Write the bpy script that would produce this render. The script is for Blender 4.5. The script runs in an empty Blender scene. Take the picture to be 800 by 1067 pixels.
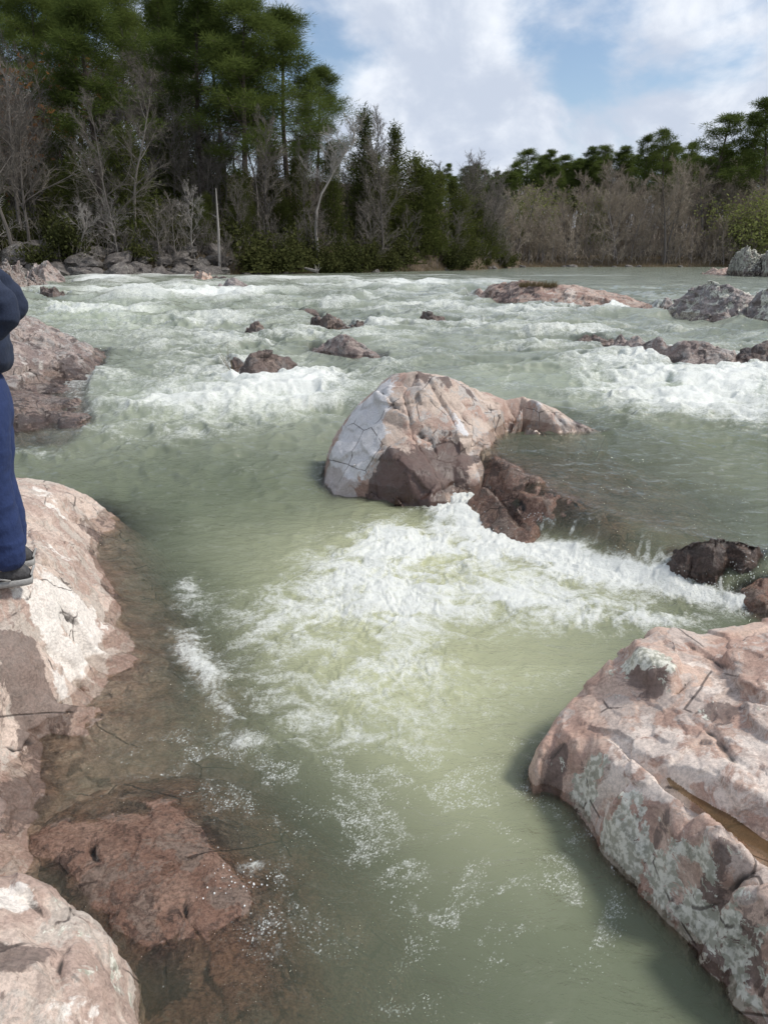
import bpy, bmesh, math, random
import numpy as np
from mathutils import Vector, Matrix, noise as mnoise
from mathutils.geometry import delaunay_2d_cdt

rng = np.random.default_rng(7)
random.seed(7)
R = math.radians
scene = bpy.context.scene
COL = scene.collection
H = 2.1                      # eye height above the plunge pool
PITCH = R(19.0)
F = 770.0                    # focal length in photo pixels (800 x 1067)
CP, SP = math.cos(PITCH), math.sin(PITCH)

# ------------------------------------------------------------------ camera maths
def ray(px, py):
    a = (px - 400.0) / F
    b = (533.5 - py) / F
    return np.array([a, CP + SP * b, -SP + CP * b])

def Z(px, py, z):
    d = ray(px, py); t = (z - H) / d[2]
    return np.array([d[0] * t, d[1] * t, z])

def Y(px, py, y):
    d = ray(px, py); t = y / d[1]
    return np.array([d[0] * t, y, H + d[2] * t])

def project(x, y, z):
    zz = z - H
    dep = y * CP - zz * SP
    up = y * SP + zz * CP
    dep = np.maximum(dep, 0.05)
    return 400 + F * x / dep, 533.5 - F * up / dep

# ------------------------------------------------------------------ numpy noise
_perm = rng.permutation(256); _perm = np.concatenate([_perm, _perm, _perm]).astype(np.int32)
_ang = rng.random(256) * 2 * np.pi
_g2 = np.stack([np.cos(_ang), np.sin(_ang)], 1)
_g3 = rng.normal(size=(256, 3)); _g3 /= np.linalg.norm(_g3, axis=1)[:, None]
_rnd = rng.random((256, 4))

def perlin2(x, y):
    xi = np.floor(x).astype(np.int32); yi = np.floor(y).astype(np.int32)
    xf = x - xi; yf = y - yi
    u = xf * xf * xf * (xf * (xf * 6 - 15) + 10); v = yf * yf * yf * (yf * (yf * 6 - 15) + 10)
    def g(ix, iy, dx, dy):
        h = _perm[_perm[ix & 255] + (iy & 255)]
        gg = _g2[h]
        return gg[..., 0] * dx + gg[..., 1] * dy
    n00 = g(xi, yi, xf, yf); n10 = g(xi + 1, yi, xf - 1, yf)
    n01 = g(xi, yi + 1, xf, yf - 1); n11 = g(xi + 1, yi + 1, xf - 1, yf - 1)
    a = n00 + u * (n10 - n00); b = n01 + u * (n11 - n01)
    return (a + v * (b - a)) * 1.4

def perlin3(x, y, z):
    xi = np.floor(x).astype(np.int32); yi = np.floor(y).astype(np.int32); zi = np.floor(z).astype(np.int32)
    xf = x - xi; yf = y - yi; zf = z - zi
    fd = lambda t: t * t * t * (t * (t * 6 - 15) + 10)
    u, v, w = fd(xf), fd(yf), fd(zf)
    def g(a, b, c):
        h = _perm[_perm[_perm[(xi + a) & 255] + ((yi + b) & 255)] + ((zi + c) & 255)]
        gg = _g3[h]
        return gg[..., 0] * (xf - a) + gg[..., 1] * (yf - b) + gg[..., 2] * (zf - c)
    l = lambda a, b, t: a + t * (b - a)
    return l(l(l(g(0,0,0), g(1,0,0), u), l(g(0,1,0), g(1,1,0), u), v),
             l(l(g(0,0,1), g(1,0,1), u), l(g(0,1,1), g(1,1,1), u), v), w) * 1.5

def fbm2(x, y, o=4, gain=0.5):
    s = 0; a = 1; t = 0
    for k in range(o):
        s = s + a * perlin2(x * 2.03 ** k + 17.3 * k, y * 2.03 ** k - 9.1 * k); t += a; a *= gain
    return s / t * 1.3

def fbm3(x, y, z, o=4, gain=0.5):
    s = 0; a = 1; t = 0
    for k in range(o):
        f = 2.03 ** k
        s = s + a * perlin3(x * f + 17.3 * k, y * f - 9.1 * k, z * f + 3.7 * k); t += a; a *= gain
    return s / t * 1.3

def worley2(x, y):
    """F1, F2 distances and a per-cell random."""
    xi = np.floor(x).astype(np.int32); yi = np.floor(y).astype(np.int32)
    f1 = np.full(x.shape, 9.0); f2 = np.full(x.shape, 9.0); rr = np.zeros(x.shape)
    for a in (-1, 0, 1):
        for b in (-1, 0, 1):
            h = _perm[_perm[(xi + a) & 255] + ((yi + b) & 255)]
            q = _rnd[h]
            d = np.hypot(xi + a + q[..., 0] - x, yi + b + q[..., 1] - y)
            near = d < f1
            f2 = np.where(near, f1, np.minimum(f2, d)); rr = np.where(near, q[..., 2], rr); f1 = np.where(near, d, f1)
    return f1, f2, rr

def chips3(x, y, z):
    """piecewise planar offsets: random tilted facet per 3-D cell"""
    xi = np.floor(x).astype(np.int32); yi = np.floor(y).astype(np.int32); zi = np.floor(z).astype(np.int32)
    best = np.full(x.shape, 9.0); out = np.zeros(x.shape)
    for a in (-1, 0, 1):
        for b in (-1, 0, 1):
            for c in (-1, 0, 1):
                h = _perm[_perm[_perm[(xi + a) & 255] + ((yi + b) & 255)] + ((zi + c) & 255)]
                q = _rnd[h]; g = _g3[h]
                dx = x - (xi + a + q[..., 0]); dy = y - (yi + b + q[..., 1]); dz = z - (zi + c + q[..., 2])
                d = dx * dx + dy * dy + dz * dz
                near = d < best
                out = np.where(near, dx * g[..., 0] + dy * g[..., 1] + dz * g[..., 2] + q[..., 3] - 0.5, out)
                best = np.where(near, d, best)
    return out

def sstep(a, b, x):
    t = np.clip((x - a) / (b - a), 0, 1)
    return t * t * (3 - 2 * t)

# ------------------------------------------------------------------ river level
_lipx = np.array([0.3, 0.8, 1.22, 1.65, 1.92, 2.4, 4.0, 8.0])
_lipy = np.array([6.9, 6.5, 5.58, 4.98, 4.66, 4.35, 3.7, 3.0])
def lip(x): return np.interp(x, _lipx, _lipy)
def water_level(x, y):
    x = np.asarray(x, float); y = np.asarray(y, float)
    left = np.interp(y, [5.6, 6.4, 7, 8, 9, 10, 12, 16, 25, 40], [0.0, .03, .09, .2, .33, .43, .55, .66, .8, .9])
    dl = y - lip(x)
    up = np.interp(y, [3, 5, 6, 7, 9, 10, 12, 16, 25, 40], [.26, .29, .34, .40, .46, .49, .55, .66, .8, .9])
    t = sstep(-0.46, 0.34, dl)
    right = t * up
    k = sstep(0.35, 0.85, x)
    return left * (1 - k) + right * k

def W(px, py):
    """where the sight line through a photo pixel meets the river"""
    z = 0.3
    for _ in range(25):
        p = Z(px, py, z); z = 0.5 * z + 0.5 * float(water_level(p[0], p[1]))
    return Z(px, py, z)

# ------------------------------------------------------------------ object helpers
def link(o, parent=None):
    COL.objects.link(o)
    if parent is not None: o.parent = parent
    return o

def mesh_from(name, v, f, mat=None, smooth=True):
    me = bpy.data.meshes.new(name)
    v = np.asarray(v, np.float32)
    if isinstance(f, np.ndarray):
        n = f.shape[1]
        me.vertices.add(len(v)); me.vertices.foreach_set('co', v.ravel())
        me.loops.add(f.size); me.loops.foreach_set('vertex_index', f.astype(np.int32).ravel())
        me.polygons.add(len(f))
        me.polygons.foreach_set('loop_start', np.arange(0, f.size, n, dtype=np.int32))
        me.update(calc_edges=True)
    else:
        me.from_pydata([tuple(map(float, p)) for p in v], [], f); me.update()
    me.polygons.foreach_set('use_smooth', np.full(len(me.polygons), smooth, bool))
    if mat: me.materials.append(mat)
    return me

def attr(me, name, val):
    a = me.attributes.new(name, 'FLOAT', 'POINT'); a.data.foreach_set('value', np.asarray(val, np.float32).ravel())

def tag(o, label=None, cat=None, group=None, kind=None):
    if label: o['label'] = label
    if cat: o['category'] = cat
    if group: o['group'] = group
    if kind: o['kind'] = kind
    return o

def empty(name, loc=(0, 0, 0), rz=0):
    o = bpy.data.objects.new(name, None); o.empty_display_size = 0.2
    o.location = loc; o.rotation_euler = (0, 0, rz)
    return link(o)

def copy_tree(o):
    c = o.copy(); COL.objects.link(c)
    for ch in list(o.children):
        d = ch.copy(); d.parent = c; COL.objects.link(d)
    return c

# ------------------------------------------------------------------ node helper
class NT:
    def __init__(s, name):
        s.m = bpy.data.materials.new(name); s.m.use_nodes = True
        s.t = s.m.node_tree; s.t.nodes.clear()
        s.out = s.n('ShaderNodeOutputMaterial')
        tc = s.n('ShaderNodeTexCoord'); s.obj = tc.outputs['Object']; s.gen = tc.outputs['Generated']
    def n(s, typ, **kw):
        x = s.t.nodes.new(typ)
        for k, v in kw.items(): setattr(x, k, v)
        return x
    def l(s, a, b): s.t.links.new(a, b)
    def put(s, sock, v):
        if hasattr(v, 'links'): s.l(v, sock)
        elif isinstance(v, (tuple, list)) and len(v) == 3 and sock.type == 'RGBA': sock.default_value = (*v, 1)
        else: sock.default_value = v
    def at(s, name): return s.n('ShaderNodeAttribute', attribute_name=name).outputs['Fac']
    def noise(s, scale, detail=4, rough=.55, vec=None, dist=0.0):
        x = s.n('ShaderNodeTexNoise'); s.l(vec or s.obj, x.inputs['Vector'])
        x.inputs['Scale'].default_value = scale; x.inputs['Detail'].default_value = detail
        x.inputs['Roughness'].default_value = rough; x.inputs['Distortion'].default_value = dist
        return x.outputs['Fac']
    def vor(s, scale, vec=None, feature='F1', out='Distance'):
        x = s.n('ShaderNodeTexVoronoi', feature=feature); s.l(vec or s.obj, x.inputs['Vector'])
        x.inputs['Scale'].default_value = scale
        return x.outputs[out]
    def mapr(s, v, a, b, c=0.0, d=1.0, smooth=True):
        x = s.n('ShaderNodeMapRange'); x.clamp = True
        if smooth: x.interpolation_type = 'SMOOTHSTEP'
        s.put(x.inputs[0], v); x.inputs[1].default_value = a; x.inputs[2].default_value = b
        x.inputs[3].default_value = c; x.inputs[4].default_value = d
        return x.outputs[0]
    def math(s, op, a, b=0.0, clamp=False):
        x = s.n('ShaderNodeMath', operation=op, use_clamp=clamp); s.put(x.inputs[0], a); s.put(x.inputs[1], b)
        return x.outputs[0]
    def mix(s, f, a, b, typ='MIX'):
        x = s.n('ShaderNodeMix', data_type='RGBA', blend_type=typ)
        s.put(x.inputs[0], f); s.put(x.inputs[6], a); s.put(x.inputs[7], b)
        return x.outputs[2]
    def scalevec(s, sc, vec=None):
        x = s.n('ShaderNodeMapping'); s.l(vec or s.obj, x.inputs[0]); x.inputs['Scale'].default_value = sc
        return x.outputs[0]
    def bump(s, h, strength, dist, normal=None):
        x = s.n('ShaderNodeBump'); s.put(x.inputs['Height'], h)
        x.inputs['Strength'].default_value = strength; x.inputs['Distance'].default_value = dist
        if normal: s.l(normal, x.inputs['Normal'])
        return x.outputs[0]
    def principled(s, col, rough=.7, normal=None, **kw):
        x = s.n('ShaderNodeBsdfPrincipled'); s.put(x.inputs['Base Color'], col); s.put(x.inputs['Roughness'], rough)
        if normal: s.l(normal, x.inputs['Normal'])
        for k, v in kw.items(): s.put(x.inputs[k.replace('_', ' ')], v)
        return x.outputs[0]
    def finish(s, sh): s.l(sh, s.out.inputs['Surface']); return s.m

# ------------------------------------------------------------------ materials
def rock_mat(name, a, b, c, dark, lichen=.5, pale=(.60, .55, .50), stain=.60, speck=.30, bumpk=1.0, busy=1.0, lsc=9):
    t = NT(name)
    warp = t.n('ShaderNodeVectorMath', operation='ADD')
    nz = t.n('ShaderNodeTexNoise'); t.l(t.obj, nz.inputs['Vector']); nz.inputs['Scale'].default_value = 4; nz.inputs['Detail'].default_value = 4
    sc = t.n('ShaderNodeVectorMath', operation='SCALE'); t.l(nz.outputs['Color'], sc.inputs[0]); sc.inputs['Scale'].default_value = .4
    t.l(t.obj, warp.inputs[0]); t.l(sc.outputs[0], warp.inputs[1]); wv = warp.outputs[0]
    def N(scale, det=7, rough=.66, vec=None): return t.mapr(t.noise(scale, det, rough, vec or wv), .30, .70, 0, 1, False)   # stretched to 0..1
    col = t.mix(t.mapr(N(2.1), .35, .6), a, b)
    col = t.mix(t.mapr(N(4.6, 9, .7), .52, .62), col, c)
    # beds of the rock, tilted
    band = N(2.6, 8, .68, t.scalevec((1.2, 2.0, 8.0), wv))
    col = t.mix(t.mapr(band, .60, .68, 0, .55 * busy), col, tuple(x * .55 for x in a))
    tone = t.at('tone')
    tn = t.math('ADD', tone, t.math('MULTIPLY', t.math('SUBTRACT', N(6, 9, .68), .5), busy))
    col = t.mix(t.mapr(tn, .26, .40, 0, .85), col, pale)
    st = t.math('ADD', t.math('ADD', t.math('MULTIPLY', t.math('SUBTRACT', N(3.0, 10, .70), .5), busy), .5), t.math('MULTIPLY', tone, -.62))
    col = t.mix(t.mapr(st, stain + .05, stain + .13, 0, .85), col, dark)
    st2 = t.math('ADD', t.math('ADD', t.math('MULTIPLY', t.math('SUBTRACT', N(13, 9, .70), .5), busy), .5), t.math('MULTIPLY', tone, -.3))
    col = t.mix(t.mapr(st2, .70, .76, 0, .7), col, tuple(x * 1.5 for x in dark))
    # grain of the stone
    g = t.noise(70, 4, .75); g2 = t.noise(210, 3, .7)
    col = t.mix(1.0, col, t.mix(t.mapr(g, .36, .62), tuple([1 - speck * 1.3] * 3), tuple([1 + speck * .6] * 3)), 'MULTIPLY')
    col = t.mix(t.mapr(g2, .60, .66, 0, .28), col, tuple(x * .6 for x in dark))
    # lichen: crusts with crisp edges
    li = t.math('ADD', t.math('MULTIPLY', t.at('lich'), .75), N(lsc, 10, .70))
    lim = t.mapr(li, 1.02 - .22 * lichen, 1.06 - .22 * lichen)
    lc = t.mix(t.mapr(t.noise(40, 4), .42, .58), (.36, .36, .29), (.70, .69, .60))
    col = t.mix(t.math('MULTIPLY', lim, .9), col, lc)
    # hairline joints
    vv = t.vor(2.6, t.obj, 'DISTANCE_TO_EDGE'); hl_ = t.math('MULTIPLY', t.mapr(vv, .004, .016, 1, 0), t.mapr(N(2.2, 3), .5, .62))
    col = t.mix(t.math('MULTIPLY', hl_, .8), col, (.05, .036, .03))
    crack = t.at('crack')
    col = t.mix(t.mapr(crack, .4, .85), col, (.035, .026, .022))
    wet = t.at('wet')
    wn = t.mapr(t.math('ADD', wet, t.math('MULTIPLY', t.math('SUBTRACT', N(6, 6), .5), .4)), .40, .60)
    col = t.mix(wn, col, t.mix(1.0, col, (.62, .56, .52), 'MULTIPLY'))
    rough = t.mapr(wn, 0, 1, .62, .20, False)
    h0 = t.math('ADD', t.noise(9, 12, .70, wv), t.math('MULTIPLY', hl_, -.35))
    n1 = t.bump(h0, .75 * bumpk, .07)
    n2 = t.bump(t.noise(60, 6, .75), .55 * bumpk, .012, n1)
    return t.finish(t.principled(col, rough, n2))

M = {}
M['pink'] = rock_mat('pink_rhyolite', (.42, .275, .215), (.55, .405, .325), (.50, .41, .355), (.14, .10, .085), .5, (.74, .64, .56), .62, .17, .42, .6)
M['ledge'] = rock_mat('pale_rhyolite', (.43, .315, .26), (.58, .465, .39), (.50, .43, .37), (.17, .125, .105), .3, (.78, .73, .67), .62, .18, .6, .75)
M['centre'] = rock_mat('wet_rhyolite', (.38, .26, .21), (.50, .40, .33), (.42, .38, .35), (.075, .045, .038), .1, (.62, .62, .63), .62, .14, .42, .55)
M['island'] = rock_mat('island_rock', (.34, .215, .17), (.50, .36, .29), (.42, .34, .29), (.08, .055, .05), .3, (.60, .52, .46), .58)
M['grey'] = rock_mat('grey_rock', (.20, .165, .155), (.32, .27, .25), (.25, .235, .23), (.06, .048, .045), .9, (.5, .46, .42), .62, .25, .6, .8, 3.2)
M['dark'] = rock_mat('dark_wet_rock', (.14, .10, .085), (.24, .18, .15), (.17, .145, .135), (.035, .027, .024), .15)
M['talus'] = rock_mat('bank_rock', (.075, .064, .058), (.165, .145, .13), (.12, .108, .10), (.03, .025, .022), .6)
M['brown'] = rock_mat('brown_wet_rock', (.36, .225, .17), (.47, .325, .255), (.36, .285, .24), (.10, .065, .052), .0, (.46, .36, .30), .62, .3)
M['slab'] = rock_mat('streaked_slab', (.25, .19, .17), (.42, .34, .30), (.34, .31, .29), (.075, .055, .05), .25)

def water_mat():
    t = NT('river_water')
    foam, depth, aer, near = t.at('foam'), t.at('depth'), t.at('aer'), t.at('calm')
    # froth breaks the smooth density up into bubbles
    fn = t.noise(22, 8, .75, None, .4); fn2 = t.noise(90, 5, .75)
    br = t.math('ADD', t.math('MULTIPLY', t.math('SUBTRACT', fn, .5), 1.5), t.math('MULTIPLY', t.math('SUBTRACT', fn2, .5), 1.2))
    amt = t.math('MULTIPLY', br, t.mapr(foam, .0, .25))
    fr = t.math('ADD', foam, amt)
    fm = t.mapr(fr, .10, 1.0, 0, .95)
    deep = t.mix(t.mapr(t.noise(.5, 4), .35, .65), (.102, .122, .078), (.140, .158, .104))
    up = t.mix(t.mapr(t.noise(.8, 5), .35, .65), (.168, .190, .148), (.258, .282, .222))  # upstream tint greyed, the sky's reflection put into its colour
    deep = t.mix(near, up, deep)
    col = t.mix(aer, deep, t.mix(near, (.44, .49, .37), (.47, .48, .30)))
    op = t.math('SUBTRACT', 1.0, t.math('POWER', 2.718, t.math('MULTIPLY', depth, -3.6)), True)
    op = t.math('MAXIMUM', op, t.math('MULTIPLY', aer, .8))
    w1 = t.noise(4.5, 6, .62, t.scalevec((1, 1.6, 1)), .7); w2 = t.noise(22, 5, .62, t.scalevec((1, 1.3, 1)), .5)
    nb = t.bump(w1, .72, .06); nb = t.bump(w2, .45, .020, nb)
    dif = t.n('ShaderNodeBsdfDiffuse'); t.l(col, dif.inputs[0])
    tr = t.n('ShaderNodeBsdfTransparent'); tr.inputs[0].default_value = (.96, .95, .89, 1)
    gl = t.n('ShaderNodeBsdfGlossy'); gl.inputs['Roughness'].default_value = .06; t.l(nb, gl.inputs['Normal'])
    fre = t.n('ShaderNodeFresnel'); fre.inputs[0].default_value = 1.33; t.l(nb, fre.inputs['Normal'])
    m1 = t.n('ShaderNodeMixShader'); t.l(op, m1.inputs[0]); t.l(tr.outputs[0], m1.inputs[1]); t.l(dif.outputs[0], m1.inputs[2])
    m2 = t.n('ShaderNodeMixShader'); t.l(fre.outputs[0], m2.inputs[0]); t.l(m1.outputs[0], m2.inputs[1]); t.l(gl.outputs[0], m2.inputs[2])
    fb = t.bump(t.math('ADD', fn, t.math('MULTIPLY', fn2, .5)), .8, .03)
    fd = t.principled((.80, .82, .78), .55, fb)
    m3 = t.n('ShaderNodeMixShader'); t.l(fm, m3.inputs[0]); t.l(m2.outputs[0], m3.inputs[1]); t.l(fd, m3.inputs[2])
    return t.finish(m3.outputs[0])
M['water'] = water_mat()

def simple(name, c1, c2, scale=8, rough=.8, bump=.3, dist=.02):
    t = NT(name); n = t.noise(scale, 6, .6)
    return t.finish(t.principled(t.mix(t.mapr(n, .35, .65), c1, c2), rough, t.bump(n, bump, dist)))

def leaf_mat(name, c1, c2, trans=.3, var=.5):
    t = NT(name)
    oi = t.n('ShaderNodeObjectInfo').outputs['Random']
    n = t.noise(.55, 3, .6)
    n2 = t.noise(4.0, 2, .5)
    f = t.math('ADD', t.math('MULTIPLY', oi, var), t.math('MULTIPLY', t.math('ADD', n, n2), (1 - var) * .55), True)
    col = t.mix(f, c1, c2)
    d = t.n('ShaderNodeBsdfDiffuse'); t.l(col, d.inputs[0])
    tr = t.n('ShaderNodeBsdfTranslucent'); t.l(col, tr.inputs[0])
    m = t.n('ShaderNodeMixShader'); m.inputs[0].default_value = trans; t.l(d.outputs[0], m.inputs[1]); t.l(tr.outputs[0], m.inputs[2])
    return t.finish(m.outputs[0])
M['pine'] = leaf_mat('pine_needles', (.055, .080, .022), (.138, .172, .048), .35)
M['cedar'] = leaf_mat('cedar_foliage', (.042, .056, .017), (.110, .122, .036), .3)
M['shrub'] = leaf_mat('shrub_leaves', (.036, .044, .016), (.088, .092, .034), .3)
M['lime'] = leaf_mat('spring_leaves', (.16, .18, .06), (.25, .26, .10), .35)
M['rust'] = leaf_mat('dead_leaves', (.16, .075, .03), (.24, .12, .05), .3)
M['straw'] = leaf_mat('dry_grass', (.14, .11, .06), (.24, .19, .11), .3)
M['bark'] = simple('pine_bark', (.055, .042, .035), (.12, .09, .075), 6, .9, .6, .05)
def twig_mat(name, c1, c2):
    t = NT(name); oi = t.n('ShaderNodeObjectInfo').outputs['Random']
    f = t.math('ADD', t.math('MULTIPLY', oi, .6), t.math('MULTIPLY', t.noise(1.2, 3), .4))
    return t.finish(t.principled(t.mix(f, c1, c2), .85))
M['twig'] = twig_mat('bare_twigs', (.165, .128, .088), (.40, .342, .268))
M['darktwig'] = twig_mat('dark_twigs', (.075, .064, .052), (.20, .175, .15))
M['darklimb'] = twig_mat('dark_bark', (.07, .06, .052), (.20, .178, .158))
M['limb'] = twig_mat('grey_bark', (.12, .10, .088), (.28, .25, .23))
M['pale'] = twig_mat('pale_bark', (.25, .228, .205), (.34, .315, .29))

def ground_mat():
    t = NT('forest_floor')
    n = t.noise(.35, 8, .65); n2 = t.noise(3, 6, .65)
    col = t.mix(t.mapr(n, .4, .6), (.060, .044, .030), (.125, .092, .062))
    col = t.mix(t.mapr(n2, .5, .7, 0, .6), col, (.05, .042, .026))
    return t.finish(t.principled(col, .9, t.bump(n2, .8, .3)))
M['ground'] = ground_mat()

# ------------------------------------------------------------------ height-field rocks
HF = []          # every rock surface, so the river knows how deep it is
def hf_at(h, x, y):
    gx = (np.asarray(x) - h['x0']) / h['res']; gy = (np.asarray(y) - h['y0']) / h['res']
    i = np.clip(np.floor(gx).astype(int), 0, h['Z'].shape[1] - 2); j = np.clip(np.floor(gy).astype(int), 0, h['Z'].shape[0] - 2)
    fx = np.clip(gx - i, 0, 1); fy = np.clip(gy - j, 0, 1); q = h['Z']
    v = (q[j, i] * (1 - fx) + q[j, i + 1] * fx) * (1 - fy) + (q[j + 1, i] * (1 - fx) + q[j + 1, i + 1] * fx) * fy
    inside = (gx >= 0) & (gy >= 0) & (gx < q.shape[1] - 1) & (gy < q.shape[0] - 1)
    return np.where(inside, v, -5.0)

def blur(a, r):
    if r <= 0: return a
    n = int(3 * r) + 1; k = np.exp(-.5 * (np.arange(-n, n + 1) / r) ** 2); k /= k.sum()
    p = np.pad(a, n, mode='edge')
    p = np.apply_along_axis(lambda m: np.convolve(m, k, 'valid'), 0, p)
    return np.apply_along_axis(lambda m: np.convolve(m, k, 'valid'), 1, p)

def seg_dist(x, y, poly):
    d = np.full(x.shape, 1e9); tt = np.zeros(x.shape); n = len(poly) - 1
    for k in range(n):
        a, b = poly[k][:2], poly[k + 1][:2]; ab = b - a
        t = np.clip(((x - a[0]) * ab[0] + (y - a[1]) * ab[1]) / (ab @ ab + 1e-12), 0, 1)
        dd = np.hypot(x - a[0] - t * ab[0], y - a[1] - t * ab[1])
        tt = np.where(dd < d, (k + t) / n, tt); d = np.minimum(d, dd)
    return d, tt

def on_hf(h, px, py, z=.4):
    """first point where the sight line through a photo pixel meets the rock"""
    d = ray(px, py); ya = h['y0']; yb = ya + h['res'] * (h['Z'].shape[0] - 1)
    t = np.linspace(max(.3, ya / d[1]), yb / d[1], 900)
    x, y, zz = d[0] * t, d[1] * t, H + d[2] * t
    hit = np.nonzero(hf_at(h, x, y) >= zz)[0]
    k = hit[0] if len(hit) else int(np.argmin(zz - hf_at(h, x, y)))
    return np.array([x[k], y[k], zz[k]])

def hf_rock(name, label, cat, outline, inner, mat, res=.01, smooth=1.5, skirt=((.05, -.22), (.14, -.65)),
            big=.03, fine=.006, chip=.0, chipf=3.0, cracks=(), tones=(), lichs=(), wetband=.10, wetlvl=None,
            floor=-.55, groove=None, group=None, seed=0, terrace=0.0, wets=(), post=None, plates=(), bigf=2.2):
    out = [np.asarray(p, float) for p in outline]
    n = len(out); area = sum(out[i][0] * out[(i + 1) % n][1] - out[(i + 1) % n][0] * out[i][1] for i in range(n))
    if area < 0: out = out[::-1]
    pts = list(out); skirt = tuple(skirt) + ((skirt[-1][0] + .35, min(-1.35, skirt[-1][1] - .3)),)
    for (o, dz) in skirt:
        for i in range(n):
            a, b, c = out[i - 1][:2], out[i][:2], out[(i + 1) % n][:2]
            e1 = (b - a) / (np.linalg.norm(b - a) + 1e-9); e2 = (c - b) / (np.linalg.norm(c - b) + 1e-9)
            nn = np.array([e1[1] + e2[1], -e1[0] - e2[0]]); nn /= (np.linalg.norm(nn) + 1e-9)
            pts.append(np.array([*(b + nn * o), out[i][2] + dz]))
    pts += [np.asarray(p, float) for p in inner]
    P = np.array(pts)
    edges = [(i, (i + 1) % n) for i in range(n)]
    r = delaunay_2d_cdt([Vector((p[0], p[1])) for p in P], edges, [], 0, 1e-5)
    vs, fs, orig = r[0], r[2], r[3]
    zz = []
    for k, v in enumerate(vs):
        if orig[k]: zz.append(P[orig[k][0]][2])
        else:
            d = np.hypot(P[:, 0] - v.x, P[:, 1] - v.y); zz.append(P[np.argmin(d)][2])
    x0, y0 = P[:, 0].min() - res, P[:, 1].min() - res
    nx = int((P[:, 0].max() - x0) / res) + 2; ny = int((P[:, 1].max() - y0) / res) + 2
    G = np.full((ny, nx), np.nan)
    for f in fs:
        a, b, c = (np.array([*vs[i], zz[i]]) for i in f[:3])
        i0 = max(0, int((min(a[0], b[0], c[0]) - x0) / res)); i1 = min(nx - 1, int((max(a[0], b[0], c[0]) - x0) / res) + 1)
        j0 = max(0, int((min(a[1], b[1], c[1]) - y0) / res)); j1 = min(ny - 1, int((max(a[1], b[1], c[1]) - y0) / res) + 1)
        X, Yg = np.meshgrid(x0 + np.arange(i0, i1 + 1) * res, y0 + np.arange(j0, j1 + 1) * res)
        den = (b[1] - c[1]) * (a[0] - c[0]) + (c[0] - b[0]) * (a[1] - c[1])
        if abs(den) < 1e-12: continue
        u = ((b[1] - c[1]) * (X - c[0]) + (c[0] - b[0]) * (Yg - c[1])) / den
        v = ((c[1] - a[1]) * (X - c[0]) + (a[0] - c[0]) * (Yg - c[1])) / den
        w = 1 - u - v; m = (u >= -1e-6) & (v >= -1e-6) & (w >= -1e-6)
        sub = G[j0:j1 + 1, i0:i1 + 1]; sub[m] = (u * a[2] + v * b[2] + w * c[2])[m]
    low = np.nanmin(G); hole = np.isnan(G); G[hole] = low
    G = blur(G, smooth)
    X, Yg = np.meshgrid(x0 + np.arange(nx) * res, y0 + np.arange(ny) * res)
    sx = X + 31.7 * seed; sy = Yg - 11.3 * seed
    G = G + big * fbm2(sx * bigf, sy * bigf, 3)
    if terrace:
        # beds: resistant layers stand as small steps along a tilted dip
        q = G + .22 * sx - .10 * sy + .05 * fbm2(sx * 2, sy * 2, 3)
        ph = q / terrace; st = np.floor(ph) + sstep(.25, .75, ph - np.floor(ph))
        G = G + .55 * (st * terrace - q)
    h = dict(x0=x0, y0=y0, res=res, Z=G)
    crack = np.zeros_like(G)
    for (poly, wd, dp) in cracks:
        pw = [on_hf(h, *p) for p in poly]
        wob = .007 * fbm2(sx * 9, sy * 9, 3); wob2 = .007 * fbm2(sx * 9 + 50, sy * 9, 3)
        d, t = seg_dist(X + wob, Yg + wob2, pw); taper = np.sin(np.pi * np.clip(t, .04, .96)) ** .5 * (0.7 + .5 * perlin2(sx * 14, sy * 14))
        k = np.exp(-(d / (wd * np.maximum(taper, .15))) ** 2)
        G -= dp * k * taper; crack = np.maximum(crack, k * np.clip(taper, 0, 1))
    for (poly, dz, soft) in plates:
        pw = np.array([on_hf(h, *p)[:2] for p in poly]); ins = np.zeros(G.shape, bool)
        wx = X + .010 * fbm2(sx * 9, sy * 9, 4); wy = Yg + .010 * fbm2(sx * 9 + 30, sy * 9, 4)
        for k in range(len(pw)):
            (ax, ay), (bx, by) = pw[k - 1], pw[k]
            c = (ay > wy) != (by > wy); ins ^= c & (wx < (bx - ax) * (wy - ay) / (by - ay + 1e-12) + ax)
        dd, _ = seg_dist(wx, wy, [np.array([*q, 0]) for q in list(pw) + [pw[0]]])
        G = G + dz * np.where(ins, sstep(0, 1, np.clip(dd / soft, 0, 1)) , 0)
    h['Z'] = G
    lvl = None
    if groove:
        pw = [on_hf(h, *p) for p in groove['poly']]
        d, t = seg_dist(X + .012 * fbm2(sx * 12, sy * 12, 3), Yg + .012 * fbm2(sx * 12 + 9, sy * 12, 3), pw)
        wd = np.interp(t, [0, .12, .4, .75, 1], np.array(groove['width']))
        lvl = groove['level']
        bed = lvl - .03 + .065 * (d / wd) ** 2.2
        bed = np.where(t < .38, np.maximum(bed, G - .028 + .01 * np.clip(d / wd, 0, 2)), bed)
        G = np.where(d < wd * 2.2, np.minimum(G, bed), G)
        G = blur(G, .8)
    if post is not None: G = post(X, Yg, G)
    h['Z'] = G
    # three-dimensional relief, pushed along the normals
    gy, gx = np.gradient(G, res)
    nl = np.sqrt(gx * gx + gy * gy + 1); N = np.stack([-gx / nl, -gy / nl, 1 / nl], -1)
    d = fine * fbm3(sx * 11, sy * 11, G * 11, 5, .6)
    d += fine * 2.2 * fbm3(sx * 4.5 + 7, sy * 4.5, G * 4.5, 3, .5)
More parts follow.
